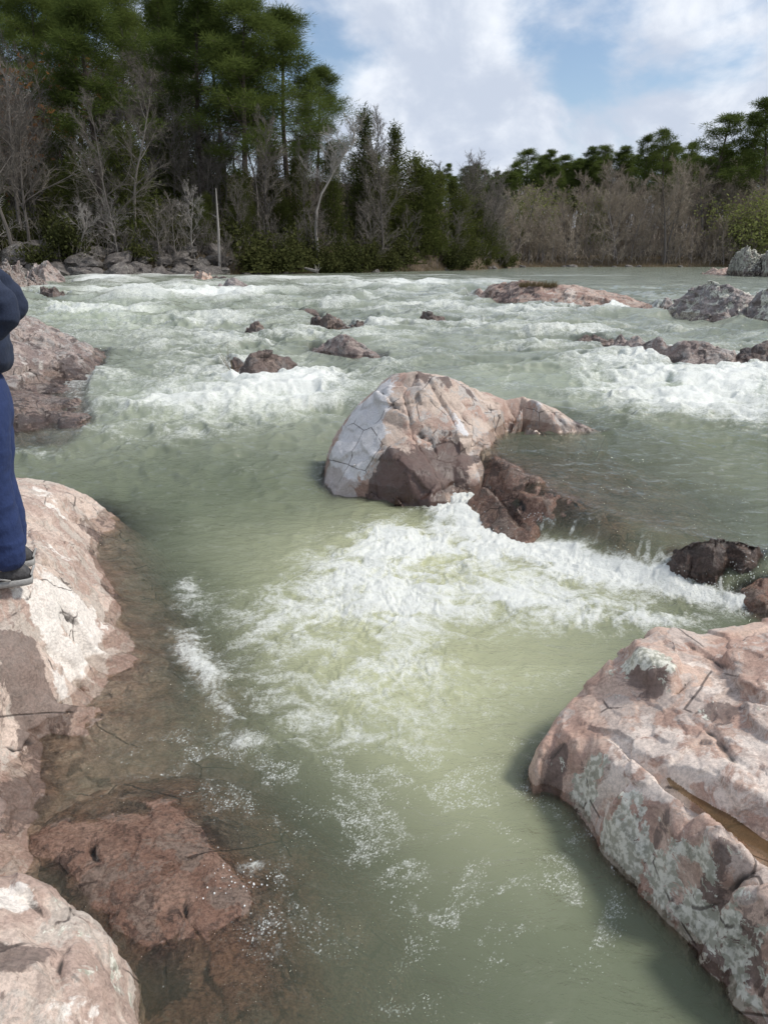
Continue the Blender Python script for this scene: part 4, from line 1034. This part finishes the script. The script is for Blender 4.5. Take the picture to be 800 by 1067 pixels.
for px, top, b in [(30, -40, 26), (62, -30, 20), (150, -20, 24), (182, -45, 30), (90, -20, 28), (8, -10, 34), (238, -10, 24), (280, 30, 20), (330, 60, 16), (170, 10, 36), (205, 0, 40)]:
    fit('pine', int(rng.integers(4)), px, b, top, 'dark green pine standing deep in the woods on the left bank', group=GP, wide=1.3)
for k in range(80):
    px = rng.uniform(-15, 505); b = rng.uniform(3, 24); top = np.interp(px, [0, 200, 330, 400, 450, 530], [110, 125, 155, 160, 172, 205]) + rng.uniform(-25, 85)
    fit('cedar', int(rng.integers(5)), px, b, top, 'dark olive cedar in the thicket on the left bank', group=GC)
for px, top in [(425, 150), (438, 160), (452, 172), (467, 182), (480, 192), (495, 203), (508, 215), (520, 232), (400, 160), (446, 190), (474, 205), (392, 150)]:
    fit('cedar', int(rng.integers(5)), px, rng.uniform(2, 7), top, 'dark green cedar stepping down the right end of the left bank', group='cedars stepping down the point of the left bank', wide=1.15)
for k in range(95):
    px = rng.uniform(-15, 520); b = rng.uniform(1.5, 22); top = np.interp(px, [0, 180, 330, 400, 450, 530], [60, 70, 130, 150, 175, 195]) + rng.uniform(-40, 110)
    fit('dbare', int(rng.integers(4)), px, b, top, 'bare grey tree among the evergreens on the left bank', group=GB)
fit('pale', 0, 205, 1.6, 186, 'slender pale bare tree rising from the rocks on the left bank')
fit('pale', 1, 128, 1.5, 196, 'small pale twisted bare tree above the rocks on the left bank')
fit('pale', 0, 6, 2.0, 172, 'wide pale bare tree at the left edge above the person\'s shoulder', wide=1.25)
fit('pale', 1, 82, 1.5, 205, 'low pale bare tree leaning over the left bank near the left edge', wide=1.1)
fit('rust', 0, 4, 14, 28, 'rust brown tree of dead leaves at the left edge of the woods')
for k in range(34):
    px = rng.uniform(70, 525); fit('dsapling', int(rng.integers(2)), px, rng.uniform(.5, 4), 268 - rng.uniform(20, 75), 'thin bare sapling at the edge of the left bank', 'sapling', 'saplings along the left bank')
for k in range(66):
    px = rng.uniform(60, 532) if k < 40 else rng.uniform(270, 532); y = bank_y(px) + (rng.uniform(1.2, 7) if k < 40 else rng.uniform(.1, 1.6)); x, y = at_px(px, y)
    plant('shrub', x, y, rng.uniform(.5, 1.15), 'low dark green shrub along the foot of the left bank', 'shrub', 'shrubs along the left bank')
x, y = at_px(262, bank_y(262) + .6); plant('shrub', x, y, 1.5, 'bright green mounded shrub at the water below the tallest pine', 'shrub', i=2, sz=1.1)

for k in range(18):
    px = rng.uniform(-14, 90); y = bank_y(px) + rng.uniform(.6, 6); x, y = at_px(px, y)
    plant('shrub', x, y, rng.uniform(.5, 1.1), 'low dark green shrub along the foot of the left bank', 'shrub', 'shrubs along the left bank')
# the pale leaning tree on the left bank, drawn after its own bends
def leaning_tree():
    y = bank_y(333) + 1.0; pts = [Y(px, py, y + dy) for px, py, dy in [(333, 282, 0), (331, 262, 0), (329, 240, .1), (330, 220, .2), (335, 202, .3), (342, 190, .4), (349, 176, .5), (357, 163, .6), (366, 152, .8), (372, 142, 1.)]]
    b = np.array([pts[0][0], y, float(ground_z(pts[0][0], y))]); path = [p - b for p in pts]; path[0][2] = -.3
    o = bare(8, .40, 4, mat='pale', limb='pale', r0=.13, start=.48, nb=14, path=path, tw=.022); o.location = b
    tag(o, 'white trunked bare tree leaning and curving over the left bank', 'tree')
leaning_tree()
def snag():
    y = bank_y(229) + .7; x, y = at_px(229, y); T = TB()
    tip = Y(225, 196, y); b = np.array([x, y, float(ground_z(x, y))]); T.tube([np.array([0, 0, -.3]), (tip - b) * .5 + [.05, 0, 0], tip - b], [.10, .075, .03], 6)
    for t, dx, L in [(.5, .4, .5), (.66, -.5, .6), (.8, .3, .4)]:
        p = (tip - b) * t; T.tube([p, p + np.array([dx, .1, .25]) * L], [.03, .008], 4)
    o = link(bpy.data.objects.new('dead_snag', T.mesh('dead_snag', M['pale']))); o.location = b
    tag(o, 'straight dead grey trunk without branches at the left water edge', 'dead tree')
snag()
def fallen_log():
    y = bank_y(312) - .2; a = Y(296, 276, y + 1.2); b = Y(331, 283, y - .4); T = TB(); o0 = (a + b) / 2
    T.tube([a - o0, (a + b) / 2 - o0 + [0, 0, .08], b - o0], [.05, .09, .12], 7)
    for k in range(7):
        d = unit(np.array([rng.normal() * .6, rng.normal() * .5, abs(rng.normal()) + .2])); T.tube([b - o0, b - o0 + d * rng.uniform(.3, .7)], [.035, .006], 4)
    o = link(bpy.data.objects.new('fallen_log', T.mesh('fallen_log', M['pale']))); o.location = o0
    tag(o, 'fallen grey log with broken roots lying at the edge of the left bank', 'log')
fallen_log()

# ---- far right bank
GR = 'leafless trees in the woods on the far right bank'
for k in range(215):
    px = rng.uniform(492, 812); b = 1 + 46 * rng.random() ** 1.3
    x, y = at_px(px, bank_y(max(px, 540)) + b); g = float(ground_z(x, y))
    top = np.interp(px, [490, 560, 620, 680, 740, 800], [200, 196, 186, 178, 186, 180]) + rng.uniform(-16, 50) + (16 if b < 8 else 0)
    tip = Y(px, top, y)[2]; i = int(rng.integers(6)); sc = max(.5, (tip - g) / 11.)
    plant('bare', x, y, sc * rng.uniform(.85, 1.15), 'leafless grey brown tree in the woods on the far right bank', 'tree', GR, i, sz=sc)
def far(kind, i, px, top, b, label, group=None, wide=1.0, cat='tree'):
    x, y = at_px(px, bank_y(max(px, 540)) + b); g = float(ground_z(x, y)); p = PROTO[kind][i]
    hp = max(v.co.z for ch in p.children for v in ch.data.vertices); sc = (Y(px, top, y)[2] - g) / hp
    return plant(kind, x, y, sc * wide, label, cat, group, i, sz=sc)
far('farpine', 0, 727, 116, 14, 'big broad crowned pine rising above the right bank woods', wide=1.7)
far('farpine', 1, 793, 95, 10, 'tall thin crowned pine at the right edge of the picture', wide=1.3)
far('farpine', 2, 770, 113, 16, 'sparse pine just left of the tall pine at the right edge', wide=.9)
far('farpine', 2, 686, 130, 22, 'dense pine left of the big broad crowned pine', wide=1.15)
far('farpine', 0, 664, 138, 26, 'rounded pine second left of the big broad crowned pine', wide=1.0)
for px, top in [(432, 166), (448, 170), (462, 167), (478, 174), (490, 171), (505, 170), (518, 174), (530, 166), (545, 157), (556, 158), (570, 156), (583, 162), (594, 160), (606, 154), (620, 152), (634, 160), (645, 154), (655, 160), (700, 150), (714, 160), (742, 150), (756, 158), (784, 150), (575, 168), (612, 166), (540, 170), (500, 182), (470, 184), (675, 150), (805, 140), (440, 176), (456, 178), (484, 178), (512, 180), (524, 176), (550, 166), (562, 164), (577, 160), (588, 166), (600, 162), (627, 158), (640, 164), (692, 144), (706, 158), (734, 148), (762, 152)]:
    far('farpine', int(rng.integers(3)), px + rng.uniform(-3, 3), top + rng.uniform(-4, 6), rng.uniform(30, 52), 'dark pine in the skyline row behind the right bank woods', 'pines along the skyline behind the right bank', wide=rng.uniform(1.0, 1.6))
for k in range(30):
    px = rng.uniform(425, 808); far('farpine', int(rng.integers(3)), px, np.interp(px, [425, 520, 600, 660, 800], [170, 172, 160, 158, 152]) + rng.uniform(-2, 14), rng.uniform(34, 56), 'dark pine in the skyline row behind the right bank woods', 'pines along the skyline behind the right bank', wide=rng.uniform(1.1, 1.6))
far('lime', 0, 790, 192, 2, 'yellow green leafing tree above the grey crag on the far right', wide=1.1)
far('lime', 1, 546, 188, 12, 'pale yellow green leafing tree at the left end of the right bank woods')
far('lime', 1, 617, 192, 14, 'faint yellow green leafing tree in the middle of the right bank woods', wide=.7)
for k in range(60):
    px = rng.uniform(535, 790); x, y = at_px(px, bank_y(max(px, 540)) + rng.uniform(.3, 5))
    plant('sapling', x, y, rng.uniform(.8, 1.5), 'thin bare sapling along the edge of the far right bank', 'sapling', 'saplings along the right bank')
# dry grass along the far shore and on the island
def grass(name, label, pts, n, hgt, w, mat='straw', kind=None, cat='grass'):
    T = TB(); P = np.array([pts() for _ in range(n)]); d = rng.normal(size=(n, 3)) * .35 + [0, 0, 1]; d /= np.linalg.norm(d, axis=1)[:, None]
    T.blades(P, d, hgt * rng.uniform(.4, 1.2, n), w)
    o = link(bpy.data.objects.new(name, T.mesh(name, M[mat]))); tag(o, label, cat, None, kind); return o
def shore():
    px = rng.uniform(525, 800); x, y = at_px(px, bank_y(max(px, 540)) + rng.random() ** 1.5 * 7); return (x, y, float(ground_z(x, y)) - .03)
grass('shore_grass', 'dry tan grass along the far right shore', shore, 7000, .5, .05, kind='stuff')
def shore2():
    px = rng.uniform(60, 530); x, y = at_px(px, bank_y(px) + rng.random() ** 1.5 * 5); return (x, y, float(ground_z(x, y)) - .03)
def brush(name, label, x0, x1, n, depth, hgt, w, mat):
    T = TB(); P, D, L = [], [], []
    for _ in range(n):
        px = rng.uniform(x0, x1); x, y = at_px(px, bank_y(px if x1 < 535 else max(px, 540)) + .4 + depth * rng.random()); g = float(ground_z(x, y)); a = unit(np.array([.3 * rng.normal(), .3 * rng.normal(), 1])); l = hgt * rng.uniform(.4, 1.3)
        b = np.array([x, y, g - .05]); P.append(b); D.append(a); L.append(l)
        for _k in range(5):
            P.append(b + a * l * rng.uniform(.2, .8)); D.append(unit(a + .7 * rdir())); L.append(l * rng.uniform(.25, .5))
    T.blades(np.array(P), np.array(D), np.array(L), w)
    o = link(bpy.data.objects.new(name, T.mesh(name, M[mat]))); tag(o, label, 'undergrowth', None, 'stuff')
brush('undergrowth', 'leafless grey brown brush filling the floor of the right bank woods', 500, 815, 3200, 40, 1.9, .05, 'twig')
brush('undergrowth', 'tangled bare brush filling the floor of the left bank woods', -15, 528, 2600, 22, 2.0, .03, 'darktwig')
grass('bank_grass', 'dry brown grass along the left bank', shore2, 14000, .5, .03, kind='stuff')
isl = [h for h in HF][-1]
def isl_pt():
    px = rng.uniform(541, 580) ; h = HF[HI]; p = on_hf(h, px, 297.5 + rng.uniform(-.5, 2.5), 1.4); return (p[0], p[1], p[2] - .03)
HI = next(i for i, h in enumerate(HF) if abs(h['y0'] - 17) < 4 and h['Z'].shape[1] * h['res'] > 3.6 and h['x0'] < 4)
grass('dry_grass', 'dark dry grass growing on top of the pink island', isl_pt, 900, .22, .014, mat='straw', kind='stuff')
def stem_pt():
    p = W(240 + rng.normal() * 4, 391 + rng.normal() * 2); return (p[0], p[1], p[2] + .02)
grass('dead_weed', 'few thin brown grass stems beside the dark jagged rock in the rapids', stem_pt, 9, .55, .012, mat='straw')

# ---- boulders heaped along the left bank
def lump(seed, sub=3):
    bm = bmesh.new(); bmesh.ops.create_icosphere(bm, subdivisions=sub, radius=1.0)
    v = np.array([q.co for q in bm.verts]); f = np.array([[w.index for w in q.verts] for q in bm.faces]); bm.free()
    q = v * 1.0 + 5.3 * seed
    v = v * (1 + .28 * fbm3(q[:, 0] * .9, q[:, 1] * .9, q[:, 2] * .9, 3) + .22 * chips3(q[:, 0] * 1.3, q[:, 1] * 1.3, q[:, 2] * 1.3))[:, None]
    me = mesh_from('rock', v, f, M['talus'], False)
    for nm, c in (('tone', 0), ('lich', .2 if seed % 2 else 0), ('wet', 0), ('crack', 0)): attr(me, nm, np.full(len(v), c))
    return me
LM = [lump(k) for k in range(6)]
for k in range(112):
    px = rng.uniform(20, 240) if k < 94 else rng.uniform(240, 535); b = rng.uniform(-.9, 3.2) if k < 94 else rng.uniform(-.6, .4); x, y = at_px(px, bank_y(px) + b)
    s = rng.uniform(.25, .85) * (1 if k < 94 else .55); o = link(bpy.data.objects.new('rock', LM[rng.integers(6)]))
    o.location = (x, y, max(.9, float(ground_z(x, y))) + s * .1); o.scale = (s * rng.uniform(.9, 1.5), s * rng.uniform(.8, 1.2), s * rng.uniform(.5, .85)); o.rotation_euler = (rng.normal() * .3, rng.normal() * .3, rng.random() * 6)
    tag(o, 'dark jumbled rock heaped along the foot of the left bank', 'rock', 'rocks heaped along the left bank')
for k in range(9):
    px = rng.uniform(530, 735); x, y = at_px(px, bank_y(max(px, 540)) - .5); s = rng.uniform(.2, .45); o = link(bpy.data.objects.new('rock', LM[rng.integers(6)]))
    o.location = (x, y, .93); o.scale = (s * 1.8, s, s * .6); o.rotation_euler = (0, 0, rng.random() * 6)
    tag(o, 'small low stone at the waterline of the far right bank', 'rock', 'stones along the far right waterline')

# ================================================================== PERSON
def skin(name, verts, edges, radii, mat, root=0, sub=2, parent=None, wrinkle=0.0):
    me = bpy.data.meshes.new(name); me.from_pydata([tuple(v) for v in verts], edges, []); me.update()
    o = bpy.data.objects.new(name, me); COL.objects.link(o)
    o.modifiers.new('skin', 'SKIN'); sd = o.modifiers.new('sub', 'SUBSURF'); sd.levels = sub; sd.render_levels = sub
    lay = me.skin_vertices[0].data
    for i, r in enumerate(radii): lay[i].radius = r if isinstance(r, tuple) else (r, r)
    for i in range(len(lay)): lay[i].use_root = (i == root)
    dg = bpy.context.evaluated_depsgraph_get(); nm = bpy.data.meshes.new_from_object(o.evaluated_get(dg))
    bpy.data.objects.remove(o); nm.name = name; nm.materials.clear(); nm.materials.append(mat)
    nm.polygons.foreach_set('use_smooth', np.full(len(nm.polygons), True, bool))
    if wrinkle:
        n = len(nm.vertices); v = np.empty(n * 3, np.float32); nm.vertices.foreach_get('co', v); v = v.reshape(-1, 3)
        nn = np.empty(n * 3, np.float32); nm.vertices.foreach_get('normal', nn); nn = nn.reshape(-1, 3)
        d = wrinkle * (fbm3(v[:, 0] * 5, v[:, 1] * 5, v[:, 2] * 9, 3) + .8 * (1 - 2 * np.abs(perlin3(v[:, 0] * 7 + 3, v[:, 1] * 7, v[:, 2] * 13 + 3 * v[:, 1]))))
        v = v + nn * d[:, None]; nm.vertices.foreach_set('co', v.astype(np.float32).ravel()); nm.update()
    q = link(bpy.data.objects.new(name, nm), parent); return q

def cloth(name, c1, c2, scale=240, fold=6, fs=.5):
    t = NT(name); n = t.noise(scale, 2, .6); g = t.noise(fold, 4, .55, t.scalevec((1, 1, .6)))
    col = t.mix(t.mapr(n, .3, .7), c1, c2)
    return t.finish(t.principled(col, .9, t.bump(n, .25, .003, t.bump(g, fs, .06))))
M['navy'] = cloth('navy_fleece', (.007, .013, .034), (.016, .027, .058))
M['denim'] = cloth('blue_denim', (.008, .020, .076), (.018, .037, .120), 320, 7, .6)
M['skin'] = simple('skin', (.50, .32, .24), (.56, .37, .28), 20, .5, .1)
M['hair'] = simple('brown_hair', (.04, .025, .016), (.07, .045, .03), 90, .6, .5)
M['shoe'] = simple('dark_shoe', (.035, .034, .036), (.07, .068, .07), 60, .7, .3)
M['sole'] = simple('grey_sole', (.26, .255, .245), (.34, .335, .32), 50, .7, .2)
M['stitch'] = simple('stitching', (.35, .22, .08), (.42, .28, .12), 60, .8, .1)

def person(base, rz):
    # body: one skinned surface, local +y is forward
    V, E, Rr = [], [], []
    def add(p, r, par=None):
        V.append(p); Rr.append(r)
        if par is not None: E.append((par, len(V) - 1))
        return len(V) - 1
    pel = add((0, 0, .94), (.15, .11)); wa = add((0, .0, 1.08), (.13, .10), pel); ch = add((0, 0, 1.30), (.16, .115), wa); nb = add((0, -.01, 1.46), .07, ch); nk = add((0, .01, 1.53), .055, nb)
    hd = add((0, .03, 1.60), (.068, .078), nk); h2 = add((0, .035, 1.68), (.076, .092), hd); h3 = add((0, .025, 1.745), (.058, .07), h2)
    add((0, .118, 1.655), (.014, .014), h2)                                        # nose
    for s in (-1, 1):
        add((s * .078, .02, 1.66), (.012, .022), h2)                               # ears
        sh = add((s * .18, 0, 1.42), .06, ch); el = add((s * .27, -.20, 1.20), .042, sh); wr = add((s * .15, .10, 1.09), .030, el); pm = add((s * .085, .16, 1.09), (.038, .018), wr)
        for k in range(4):
            f0 = add((s * .055, .17 + .004 * k, 1.12 - .02 * k), .010, pm); f1 = add((s * .02, .168, 1.118 - .02 * k), .009, f0); add((s * (-.005), .16, 1.113 - .02 * k), .008, f1)
        t0 = add((s * .10, .17, 1.128), .012, pm); add((s * .075, .18, 1.150), .010, t0)
        hp = add((s * .095, 0, .88), .088, pel); kn = add((s * .105, .02, .50), .058, hp); an = add((s * .11, -.01, .10), .04, kn); add((s * .115, .13, .045), (.035, .03), an)
    p = skin('person', V, E, Rr, M['skin'])
    # hoodie
    V, E, Rr = [], [], []
    a = add((0, -.015, .92), (.200, .172)); b = add((0, -.015, 1.06), (.185, .165), a); c = add((0, -.005, 1.28), (.19, .14), b); d = add((0, -.02, 1.44), (.10, .095), c); add((0, -.03, 1.50), (.085, .085), d)
    add((0, -.13, 1.44), (.10, .06), d)
    for s in (-1, 1):
        sh = add((s * .19, -.01, 1.405), .083, c); m = add((s * .235, -.11, 1.31), .068, sh); el = add((s * .265, -.20, 1.20), .062, m); fo = add((s * .225, -.06, 1.12), .066, el); add((s * .15, .10, 1.09), .048, fo)
    hoodie = skin('hoodie', V, E, Rr, M['navy'], parent=p, sub=4, wrinkle=.010)
    # jeans
    V, E, Rr = [], [], []
    a = add((0, 0, .98), (.165, .12)); b = add((0, -.01, .88), (.172, .135), a)
    for s in (-1, 1):
        t1 = add((s * .10, -.02, .76), (.108, .122), b); kn = add((s * .107, -.005, .48), (.085, .098), t1); c1 = add((s * .11, -.02, .28), (.08, .09), kn); add((s * .112, -.015, .07), .082, c1)
    jeans = skin('jeans', V, E, Rr, M['denim'], parent=p, sub=4, wrinkle=.006)
    # shoes
    for s in (-1, 1):
        n = 22; L = .30
        prof = [(-.150, .026), (-.135, .038), (-.10, .042), (-.03, .038), (.05, .046), (.10, .048), (.13, .040), (.15, .020)]
        def ring(z, grow, dy=0.0): return [np.array([s * .115 + sg * (np.interp(yy, [q[0] for q in prof], [q[1] for q in prof]) + grow), yy * (1 + grow * 3) + .045 + dy, z]) for sg, ys in ((1, [q[0] for q in prof]), (-1, [q[0] for q in prof][::-1])) for yy in ys]
        def loft(rings, mat, nm, cap=True):
            m = len(rings[0]); v = [p_ for r in rings for p_ in r]; f = [[i * m + k, i * m + (k + 1) % m, (i + 1) * m + (k + 1) % m, (i + 1) * m + k] for i in range(len(rings) - 1) for k in range(m)]
            if cap: f += [list(range(m))[::-1], [(len(rings) - 1) * m + k for k in range(m)]]
            me = mesh_from(nm, np.array(v), f, mat); return me
        sole = loft([ring(0, -.004), ring(.006, .003), ring(.026, .004), ring(.032, 0)], M['sole'], 'sole')
        up = []
        for z, sc, dy in [(.030, 1.0, 0), (.055, .97, -.002), (.075, .82, -.018), (.095, .62, -.045), (.110, .52, -.058)]:
            r = ring(z, -.003); cc = np.array([s * .115, .045 - .06, z]); up.append([cc + (p_ - cc) * [max(sc, .8), sc, 1] for p_ in r])
        shoe = link(bpy.data.objects.new('shoe', loft(up, M['shoe'], 'shoe')), p); link(bpy.data.objects.new('sole', sole), shoe)
        T = TB(); cc = s * .115
        T.tube([np.array([cc + s * .046, -.02, .036]), np.array([cc + s * .050, .05, .060]), np.array([cc + s * .046, .12, .04])], [.004, .005, .004], 4)
        T.tube([np.array([cc - s * .03, -.105, .045]), np.array([cc, -.118, .075]), np.array([cc + s * .03, -.105, .045])], [.006, .007, .006], 4)
        link(bpy.data.objects.new('trim', T.mesh('trim', M['sole'])), shoe)
    V, E, Rr = [], [], []
    a = add((0, .0, 1.70), (.084, .098)); add((0, .01, 1.755), (.066, .08), a); add((0, -.035, 1.63), (.07, .055), a)
    skin('hair', V, E, Rr, M['hair'], parent=p)
    p.scale = (1.05, 1.05, 1.05); p.location = base; p.rotation_euler = (0, 0, rz)
    tag(p, 'person in a navy hoodie and blue jeans on the pale ledge at the left', 'person')
    return p
PB = Z(9, 592, .66)
person((PB[0], PB[1], float(hf_at(hl, PB[0], PB[1])) + .005), R(112))

# ================================================================== LIGHT, SKY, CAMERA
SUN_EL, SUN_AZ = R(50), R(92)        # azimuth measured from +y towards +x
w = bpy.data.worlds.new('World'); scene.world = w; w.use_nodes = True
nt = w.node_tree; nt.nodes.clear()
def wn(t, **k):
    x = nt.nodes.new(t)
    for a, b in k.items(): setattr(x, a, b)
    return x
out = wn('ShaderNodeOutputWorld'); sky = wn('ShaderNodeTexSky', sky_type='NISHITA'); sky.sun_disc = False; sky.sun_elevation = SUN_EL; sky.sun_rotation = SUN_AZ
bg = wn('ShaderNodeBackground'); bg.inputs[1].default_value = .12; nt.links.new(sky.outputs[0], bg.inputs[0])
tc = wn('ShaderNodeTexCoord'); sep = wn('ShaderNodeSeparateXYZ'); nt.links.new(tc.outputs['Generated'], sep.inputs[0])
def wm(op, a, b):
    x = wn('ShaderNodeMath', operation=op)
    for s, v in zip(x.inputs, (a, b)):
        if hasattr(v, 'links'): nt.links.new(v, s)
        else: s.default_value = v
    return x.outputs[0]
zc = wm('ADD', wm('MAXIMUM', sep.outputs[2], 0.0), .75)
cx = wn('ShaderNodeCombineXYZ'); nt.links.new(wm('DIVIDE', sep.outputs[0], zc), cx.inputs[0]); nt.links.new(wm('DIVIDE', sep.outputs[1], zc), cx.inputs[1])
def wnoise(scale, detail, rough, off):
    mp = wn('ShaderNodeMapping'); nt.links.new(cx.outputs[0], mp.inputs[0]); mp.inputs['Location'].default_value = off
    n = wn('ShaderNodeTexNoise'); nt.links.new(mp.outputs[0], n.inputs[0]); n.inputs['Scale'].default_value = scale; n.inputs['Detail'].default_value = detail; n.inputs['Roughness'].default_value = rough; n.inputs['Distortion'].default_value = .3
    return n.outputs['Fac']
def wmap(v, a, b, c=0., d=1.):
    x = wn('ShaderNodeMapRange', interpolation_type='SMOOTHSTEP'); nt.links.new(v, x.inputs[0])
    for i, q in enumerate((a, b, c, d)): x.inputs[i + 1].default_value = q
    return x.outputs[0]
cover = wmap(wnoise(3.6, 7, .56, (3.1, 1.7, 0)), .36, .52)
lit = wmap(wnoise(6.0, 8, .58, (.4, 5.2, 0)), .42, .72)
cc = wn('ShaderNodeMix', data_type='RGBA'); nt.links.new(lit, cc.inputs[0]); cc.inputs[6].default_value = (.52, .58, .69, 1); cc.inputs[7].default_value = (.86, .895, .95, 1)
bg2 = wn('ShaderNodeBackground'); nt.links.new(cc.outputs[2], bg2.inputs[0]); bg2.inputs[1].default_value = 1.0
mx = wn('ShaderNodeMixShader'); nt.links.new(cover, mx.inputs[0]); nt.links.new(bg.outputs[0], mx.inputs[1]); nt.links.new(bg2.outputs[0], mx.inputs[2]); nt.links.new(mx.outputs[0], out.inputs[0])

sl = bpy.data.lights.new('sun', 'SUN'); sl.energy = 3.0; sl.angle = R(9); sl.color = (1, .95, .88)
so_ = link(bpy.data.objects.new('sun', sl))
dirv = Vector((math.sin(SUN_AZ) * math.cos(SUN_EL), math.cos(SUN_AZ) * math.cos(SUN_EL), math.sin(SUN_EL)))
so_.rotation_euler = dirv.to_track_quat('Z', 'Y').to_euler(); so_.location = dirv * 50

cd = bpy.data.cameras.new('camera'); cam = link(bpy.data.objects.new('camera', cd)); cam.location = (0, 0, H); cam.rotation_euler = (math.pi / 2 - PITCH, 0, 0)
cd.sensor_fit = 'VERTICAL'; cd.angle = 2 * math.atan(533.5 / F); cd.clip_start = .05; cd.clip_end = 5000
scene.camera = cam
scene.view_settings.view_transform = 'Standard'; scene.view_settings.look = 'None'; scene.view_settings.exposure = 0.22; scene.view_settings.gamma = 1
scene.view_settings.use_curve_mapping = False
scene.cycles.use_denoising = True
scene.cycles.max_bounces = 6; scene.cycles.transparent_max_bounces = 8
scene.cycles.diffuse_bounces = 3; scene.cycles.glossy_bounces = 3
